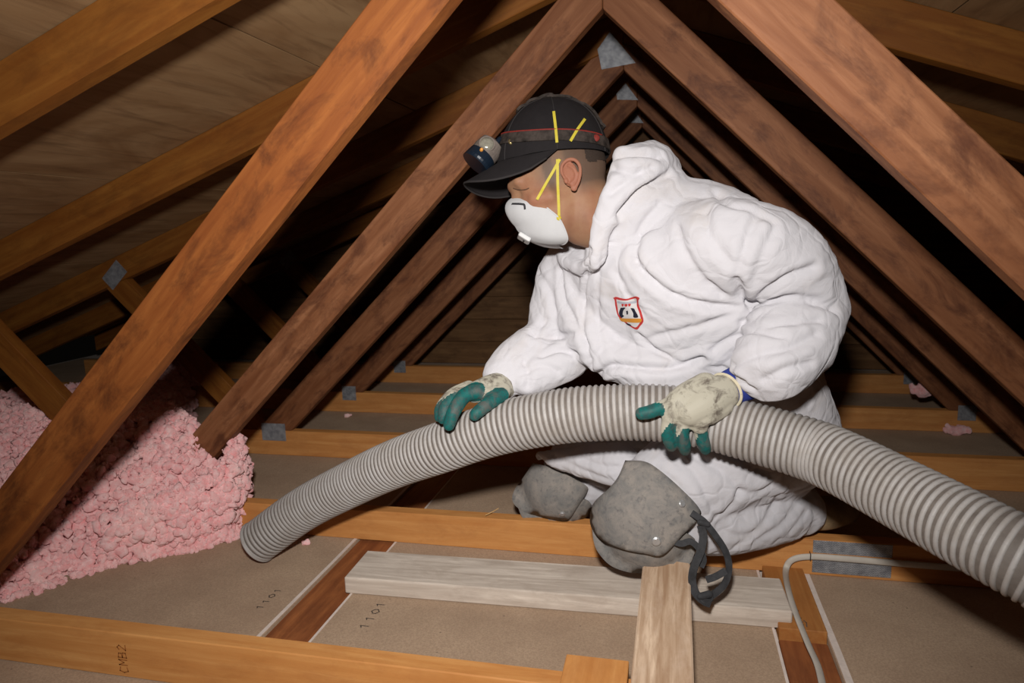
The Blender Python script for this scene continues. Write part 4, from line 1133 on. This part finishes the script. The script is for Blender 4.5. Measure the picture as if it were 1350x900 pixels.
# dust mask
half = [toL(687, 257, 0), toL(694, 259, 0.028), toL(708, 263, 0.054), toL(724, 276, 0.064), toL(738, 289, 0.067), toL(748, 312, 0.056), toL(745, 321, 0.03), toL(736, 323, 0)]
half[0] = (half[0][0], 0.0, half[0][2]); half[-1] = (half[-1][0], 0.0, half[-1][2])
rim = half+[(f, -s, u) for f, s, u in half[-2:0:-1]]
rim = [Vector(p) for p in catmull(rim+[rim[0]], 5)[:-1]]
Cn = sum(rim, Vector())/len(rim); apx = Vector(toL(679, 299, 0)); apx.y = 0
V, F = [], []; nr = len(rim); mt_ = 12
for j in range(mt_+1):
    t = math.pi/2*j/mt_
    for p in rim:
        q = Cn+(p-Cn)*math.cos(t)**0.9+(apx-Cn)*math.sin(t); V.append(H(*q))
for j in range(mt_):
    for k in range(nr): k2 = (k+1) % nr; F.append((j*nr+k, j*nr+k2, (j+1)*nr+k2, (j+1)*nr+k))
msk = mesh_obj('dust_mask', V, F, 'mask', person, None, True)
v, f = tube_mesh([H(*p) for p in rim]+[H(*rim[0])], 0.0016, 6, False); mesh_obj('mask_rim', v, f, 'mask', msk, None, True)
MB_ = bvh_of(msk.data)
vc = at_d(691, 314, DM-0.012); vx = HV(0.75, 0.1, -0.66).normalized(); vy = hs.copy(); vz = vx.cross(vy).normalized(); vy = vz.cross(vx)
bm = bev_box(0.009, 0.030, 0.026, 0.003, 2)
R3 = Matrix((vx, vy, vz)).transposed().to_4x4(); R3.translation = vc
vo = bm_obj('valve', bm, 'valve', msk, R3)
bm = bev_box(0.002, 0.016, 0.003, 0.0005); R4 = R3.copy(); R4.translation = vc+vx*0.005-vz*0.002; bm_obj('valve_slot', bm, 'clip', vo, R4)
strap('nose_clip', [cast(MB_, x, y, 0.0005) for x, y in ((674.5, 268.5), (681, 268.5), (687, 268.8), (691, 270), (692, 276))], 0.0042, 0.001, 'clip', msk, MB_)
ALLB = bvh_of(cm, body.data, msk.data)
def yel(px):
    P = [cast(ALLB, x, y, 0.0042) for x, y in [tuple(q[:2]) for q in catmull([(a, b, 0) for a, b in px], 4)]]
    return strap('elastic_strap', P, 0.0050, 0.0012, 'yellow', msk, None, 2, -ray(740, 220).normalized())
yel([(737, 287), (736.5, 268), (735.5, 245), (735, 222), (734.8, 210)])
yel([(708, 263), (718, 245), (729, 226), (738, 210)])
yel([(734.3, 188), (732.5, 168), (730, 147)])
yel([(752, 186), (761, 171), (771, 157)])
for p in ((737, 287), (708, 263.5)):
    c = cast(MB_, *p, 0.001); v, f = ellipsoid(c, (hf*0.0048, hu*0.0048, hs*0.0028), 12, 8); mesh_obj('strap_staple', v, f, 'yellow', msk, None, True)

# ------------------------------------------------------------------ gloves
def glove(name, palm, fingers, coat_fn, voxel=0.0024):
    ps = list(palm)+[limb(p, r, 5, 14) for p, r, _ in fingers]
    me = remesh(ps, voxel, 4)
    V = co_of(me); coat = np.zeros(len(V)); lf = np.maximum(0, no_of(me)@np.array(tuple(-_rt+_up*0.6)))*0.38
    for p, r, c in fingers:
        line = np.array([tuple(q) for q in p]); 
        seg = []
        acc = 0
        P = [np.array(q) for q in catmull([tuple(x) for x in p], 5)]; tot = sum(np.linalg.norm(b-a) for a, b in zip(P[:-1], P[1:]))
        for a, b in zip(P[:-1], P[1:]):
            ab = b-a; t = np.clip((V-a)@ab/(ab@ab), 0, 1); d = np.linalg.norm(V-(a+t[:, None]*ab), axis=1)
            tt = (acc+t*np.linalg.norm(ab))/tot
            near = d < max(r)*1.25
            coat = np.where(near & (tt > c+lf*(1 if c > 0.2 else 0)), 1.0, coat); acc += np.linalg.norm(ab)
    coat = coat_fn(V, no_of(me), coat)
    o = link_mesh(name, me, 'glove', person, None, True)
    at = me.attributes.new('coat', 'FLOAT', 'POINT'); at.data.foreach_set('value', coat.astype(np.float32)); return o
D0 = 1.262-0.054     # hose face under the near hand
A_ = at_d
W = A_(960, 513, 1.215); 
palmN = [limb([A_(956, 515, 1.210), A_(946, 520, 1.201), A_(930, 530, 1.190), A_(910, 541, D0-0.022)], [0.0315, 0.0315, 0.032, 0.028], 5, 18, 1.0, 0.15),
         limb([A_(948, 532, 1.200), A_(925, 548, D0-0.020), A_(922, 560, D0-0.016)], [0.026, 0.024, 0.016], 5, 14),
         limb([A_(930, 508, 1.205), A_(895, 528, D0-0.018), A_(884, 550, D0-0.014)], [0.024, 0.022, 0.016], 5, 14)]
finN = [([A_(886, 545, D0-0.014), A_(880, 565, D0-0.010), A_(882, 580, D0-0.002), A_(885, 588, D0+0.012)], [0.0135, 0.0125, 0.0118, 0.0105], 0.30),
        ([A_(902, 552, D0-0.016), A_(899, 570, D0-0.012), A_(902, 586, D0-0.003), A_(903, 593, D0+0.012)], [0.0135, 0.0125, 0.0118, 0.0105], 0.30),
        ([A_(922, 552, D0-0.012), A_(924, 570, D0-0.009), A_(928, 586, D0-0.001), A_(930, 592, D0+0.014)], [0.0135, 0.0125, 0.0118, 0.0105], 0.36),
        ([A_(938, 548, D0+0.004), A_(941, 562, D0+0.008), A_(942, 576, D0+0.016)], [0.0125, 0.0110, 0.0100], 0.1),
        ([A_(900, 526, D0-0.010), A_(872, 537, D0-0.012), A_(856, 543, D0-0.012), A_(846, 545, D0-0.010)], [0.0145, 0.0128, 0.0124, 0.0118], 0.42)]
def coatN(V, N, c):
    tc = np.array(tuple(CAM_O)); 
    vd = tc-V; vd /= np.linalg.norm(vd, axis=1)[:, None]
    back = np.einsum('ij,ij->i', N, vd) < 0.02         # palm side is dipped in latex
    c = np.where(back, 1.0, c)
    top = np.array(tuple(_rt*-0.45+_up*0.9)); s = N@top
    return c
gN = glove('glove', palmN, finN, coatN); gN['label'] = 'dirty beige and teal work glove gripping the hose below the blue cuff'
cuff = limb([A_(958, 511, 1.21), A_(966, 505, 1.218)], [0.033, 0.0345], 4, 24)
rimc = A_(957, 514.5, 1.211); axc = (A_(980, 497, 1.235)-A_(958, 511, 1.21)).normalized()
a1 = axc.cross(Vector((0, 0, 1))).normalized(); b1 = axc.cross(a1)
v, f = tube_mesh([rimc+(a1*math.cos(t)+b1*math.sin(t))*0.0318 for t in np.linspace(0, 2*math.pi, 33)], 0.0028, 8, False)
mesh_obj('cuff_hem', v, f, plain('cream_glove_hem', lin(206, 196, 170), 0.8, 0.2, 0, 0.3, 300, 0.1, 60), gN, None, True)
v, f = limb([A_(953, 516, 1.209), A_(972, 507, 1.224), A_(1015, 490, 1.26)], [0.0295, 0.0335, 0.038], 5, 24)
mesh_obj('undersleeve', v, f, 'blue_knit', person, None, True)
# far hand, laid over the top of the hose
palmF = [limb([A_(664, 507, 1.425), A_(645, 513, 1.385), A_(626, 517, 1.362)], [0.030, 0.029, 0.022], 5, 16),
         limb([A_(660, 515, 1.39), A_(645, 522, 1.350)], [0.022, 0.018], 5, 14)]
finF = [([A_(632, 515, 1.350), A_(613, 521, 1.340), A_(599, 541, 1.322), A_(592, 560, 1.322)], [0.0160, 0.0155, 0.0140, 0.0120], 0.0),
        ([A_(622, 512, 1.372), A_(602, 520, 1.362), A_(587, 537, 1.345), A_(584, 552, 1.338)], [0.0145, 0.0140, 0.0130, 0.0110], 0.35),
        ([A_(618, 510, 1.390), A_(596, 520, 1.384), A_(581, 538, 1.366), A_(579, 550, 1.358)], [0.0140, 0.0130, 0.0120, 0.0100], 0.45),
        ([A_(616, 510, 1.410), A_(598, 520, 1.405), A_(586, 537, 1.392)], [0.0130, 0.0120, 0.0100], 0.4),
        ([A_(662, 520, 1.352), A_(645, 531, 1.328), A_(630, 543, 1.316), A_(626, 547, 1.316)], [0.0150, 0.0140, 0.0128, 0.0118], 0.05)]
gF = glove('glove', palmF, finF, lambda V, N, c: c); gF['label'] = 'teal coated work glove laid over the top of the hose'
# ------------------------------------------------------------------ knee pads
def ell_place(c, axes, lift=1.0):
    """first hit of the pixel's ray on an ellipsoid, else its nearest point"""
    c = Vector(c); Mx = Matrix(axes).transposed(); Mi = Mx.inverted()
    def f(px, py):
        d = ray(px, py); o = Mi@(CAM_O-c)/lift; dd = Mi@d/lift
        A2, B2, C2 = dd.dot(dd), 2*o.dot(dd), o.dot(o)-1; disc = B2*B2-4*A2*C2
        t = (-B2-math.sqrt(max(disc, 0)))/(2*A2)
        return CAM_O+d*t
    return f
def pad_axes(fd, wd_, ht, dp):
    fd = Vector(fd).normalized(); sd = fd.cross(Vector((0, 0, 1))).normalized(); ud = sd.cross(fd); return (sd*wd_, ud*ht, fd*dp)
def kc(x, y): return cB(x, y)
fdir = Vector((-0.62, -0.75, 0.30))
KN = Vector((0.098, 0.415, 0.128)); axN = pad_axes(fdir, 0.122, 0.135, 0.116)
axN2 = pad_axes(fdir, 0.109, 0.121, 0.102)
padN = empty('knee_pad', tuple(KN)); attach(padN, person); padN['label'] = 'dusty grey rubber knee pad resting on the rough board, straps dangling'
px_patch('shell', [kc(*p) for p in ((352, 330), (362, 400), (385, 445), (430, 488), (500, 512), (560, 514), (640, 508), (715, 492), (745, 450), (750, 380), (640, 330), (500, 290))], ell_place(KN, axN2), 0.006, 'pad', padN)
px_patch('flap', [kc(*p) for p in ((482, 78), (556, 82), (610, 112), (690, 180), (765, 258), (770, 300), (700, 372), (628, 446), (560, 440), (480, 425), (400, 392), (357, 350), (345, 300), (362, 240), (420, 185), (455, 140))], ell_place(KN, axN), 0.005, 'pad', padN)
def rivet(px, py, place, r, parent):
    c = Vector(place(px, py)); d = -ray(px, py).normalized(); nr = (c-Vector(KN if parent is padN else KF)).normalized()
    v, f = cyl_mesh(c, nr, [(-0.001, r), (0.0026, r), (0.0042, r*0.75)], 16); mesh_obj('rivet', v, f, 'rivet', parent, None, False)
rivet(*kc(602, 390), ell_place(KN, axN), 0.0095, padN); rivet(*kc(700, 246), ell_place(KN, axN), 0.0070, padN)
def pxs(pts, dep): return [at_d(*kc(x, y), d) for (x, y), d in zip(pts, dep)]
kd = (Vector(ell_place(KN, axN)(*kc(740, 300)))-CAM_O).dot(_fw)
nv = -ray(900, 700).normalized()
strap('strap', pxs([(738, 282), (765, 300), (790, 320), (830, 370), (868, 430), (882, 490), (868, 550), (830, 590), (795, 610)], [kd-0.005, kd-0.01, kd-0.012, kd-0.014, kd-0.016, kd-0.018, kd-0.02, kd-0.024, kd-0.026]), 0.013, 0.003, 'pad_strap', padN, None, 6, nv+_rt*0.5)
strap('strap', pxs([(775, 330), (785, 370), (775, 430), (750, 490), (742, 540), (755, 590), (785, 620), (812, 632)], [kd-0.012, kd-0.014, kd-0.018, kd-0.022, kd-0.024, kd-0.028, kd-0.03, kd-0.03]), 0.015, 0.003, 'pad_strap', padN, None, 6, nv-_rt*0.3)
strap('strap', pxs([(668, 392), (700, 400), (735, 392), (768, 420), (785, 460), (775, 490)], [kd-0.004, kd-0.006, kd-0.006, kd-0.008, kd-0.01, kd-0.01]), 0.012, 0.003, 'pad_strap', padN, None, 6, nv)
strap('strap', pxs([(795, 540), (830, 528), (872, 505)], [kd-0.016, kd-0.018, kd-0.02]), 0.013, 0.003, 'pad_strap', padN, None, 6, nv)
bc = pxs([(795, 612)], [kd-0.031])[0]
for q in ((0, 0),):
    pr = [bc+_rt*(0.011*math.cos(t))*1.1+_up*(0.008*math.sin(t)) for t in np.linspace(0, 2*math.pi, 17)]
    v, f = tube_mesh(pr, 0.0024, 6, False); mesh_obj('buckle', v, f, 'pad_strap', padN, None, True)
v, f = limb([bc+_rt*-0.012+_up*0.004, bc+_rt*0.006+_up*0.008], [0.006, 0.007], 4, 10); mesh_obj('buckle_pad', v, f, 'pad_strap', padN, None, True)
v, f = limb(pxs([(772, 318), (800, 325)], [kd-0.014, kd-0.015]), [0.006, 0.006], 4, 10); mesh_obj('buckle', v, f, 'pad_strap', padN, None, True)
KF = Vector((-0.122, 0.680, 0.082)); axF = pad_axes((-0.62, -0.75, 0.25), 0.108, 0.112, 0.106); axF2 = pad_axes((-0.62, -0.75, 0.25), 0.100, 0.106, 0.097)
padF = empty('knee_pad', tuple(KF)); attach(padF, person); padF['label'] = 'dusty grey rubber knee pad resting on the joist'
px_patch('shell', [kc(*p) for p in ((68, 262), (85, 300), (125, 330), (190, 340), (245, 340), (300, 322), (340, 290), (345, 240), (250, 220), (130, 210))], ell_place(KF, axF2), 0.006, 'pad', padF)
px_patch('flap', [kc(*p) for p in ((125, 88), (190, 105), (260, 135), (330, 175), (335, 200), (300, 255), (270, 300), (245, 313), (180, 300), (110, 285), (62, 258), (45, 228), (55, 190), (90, 140))], ell_place(KF, axF), 0.005, 'pad', padF)
rivet(*kc(238, 284), ell_place(KF, axF), 0.0070, padF)
# boots
b0 = at_y(1084, 676, 0.66)
bp = [limb([b0+Vector((-0.05, -0.02, 0.01)), b0+Vector((0.0, 0.0, 0.0)), b0+Vector((0.055, 0.035, -0.005))], [0.040, 0.040, 0.034], 5, 18),
      limb([b0+Vector((-0.05, -0.025, 0.02)), b0+Vector((-0.09, -0.05, 0.02))], [0.042, 0.045], 4, 16)]
me = remesh(bp, 0.004, 4); bt = link_mesh('boot', me, 'boot', person, None, True)
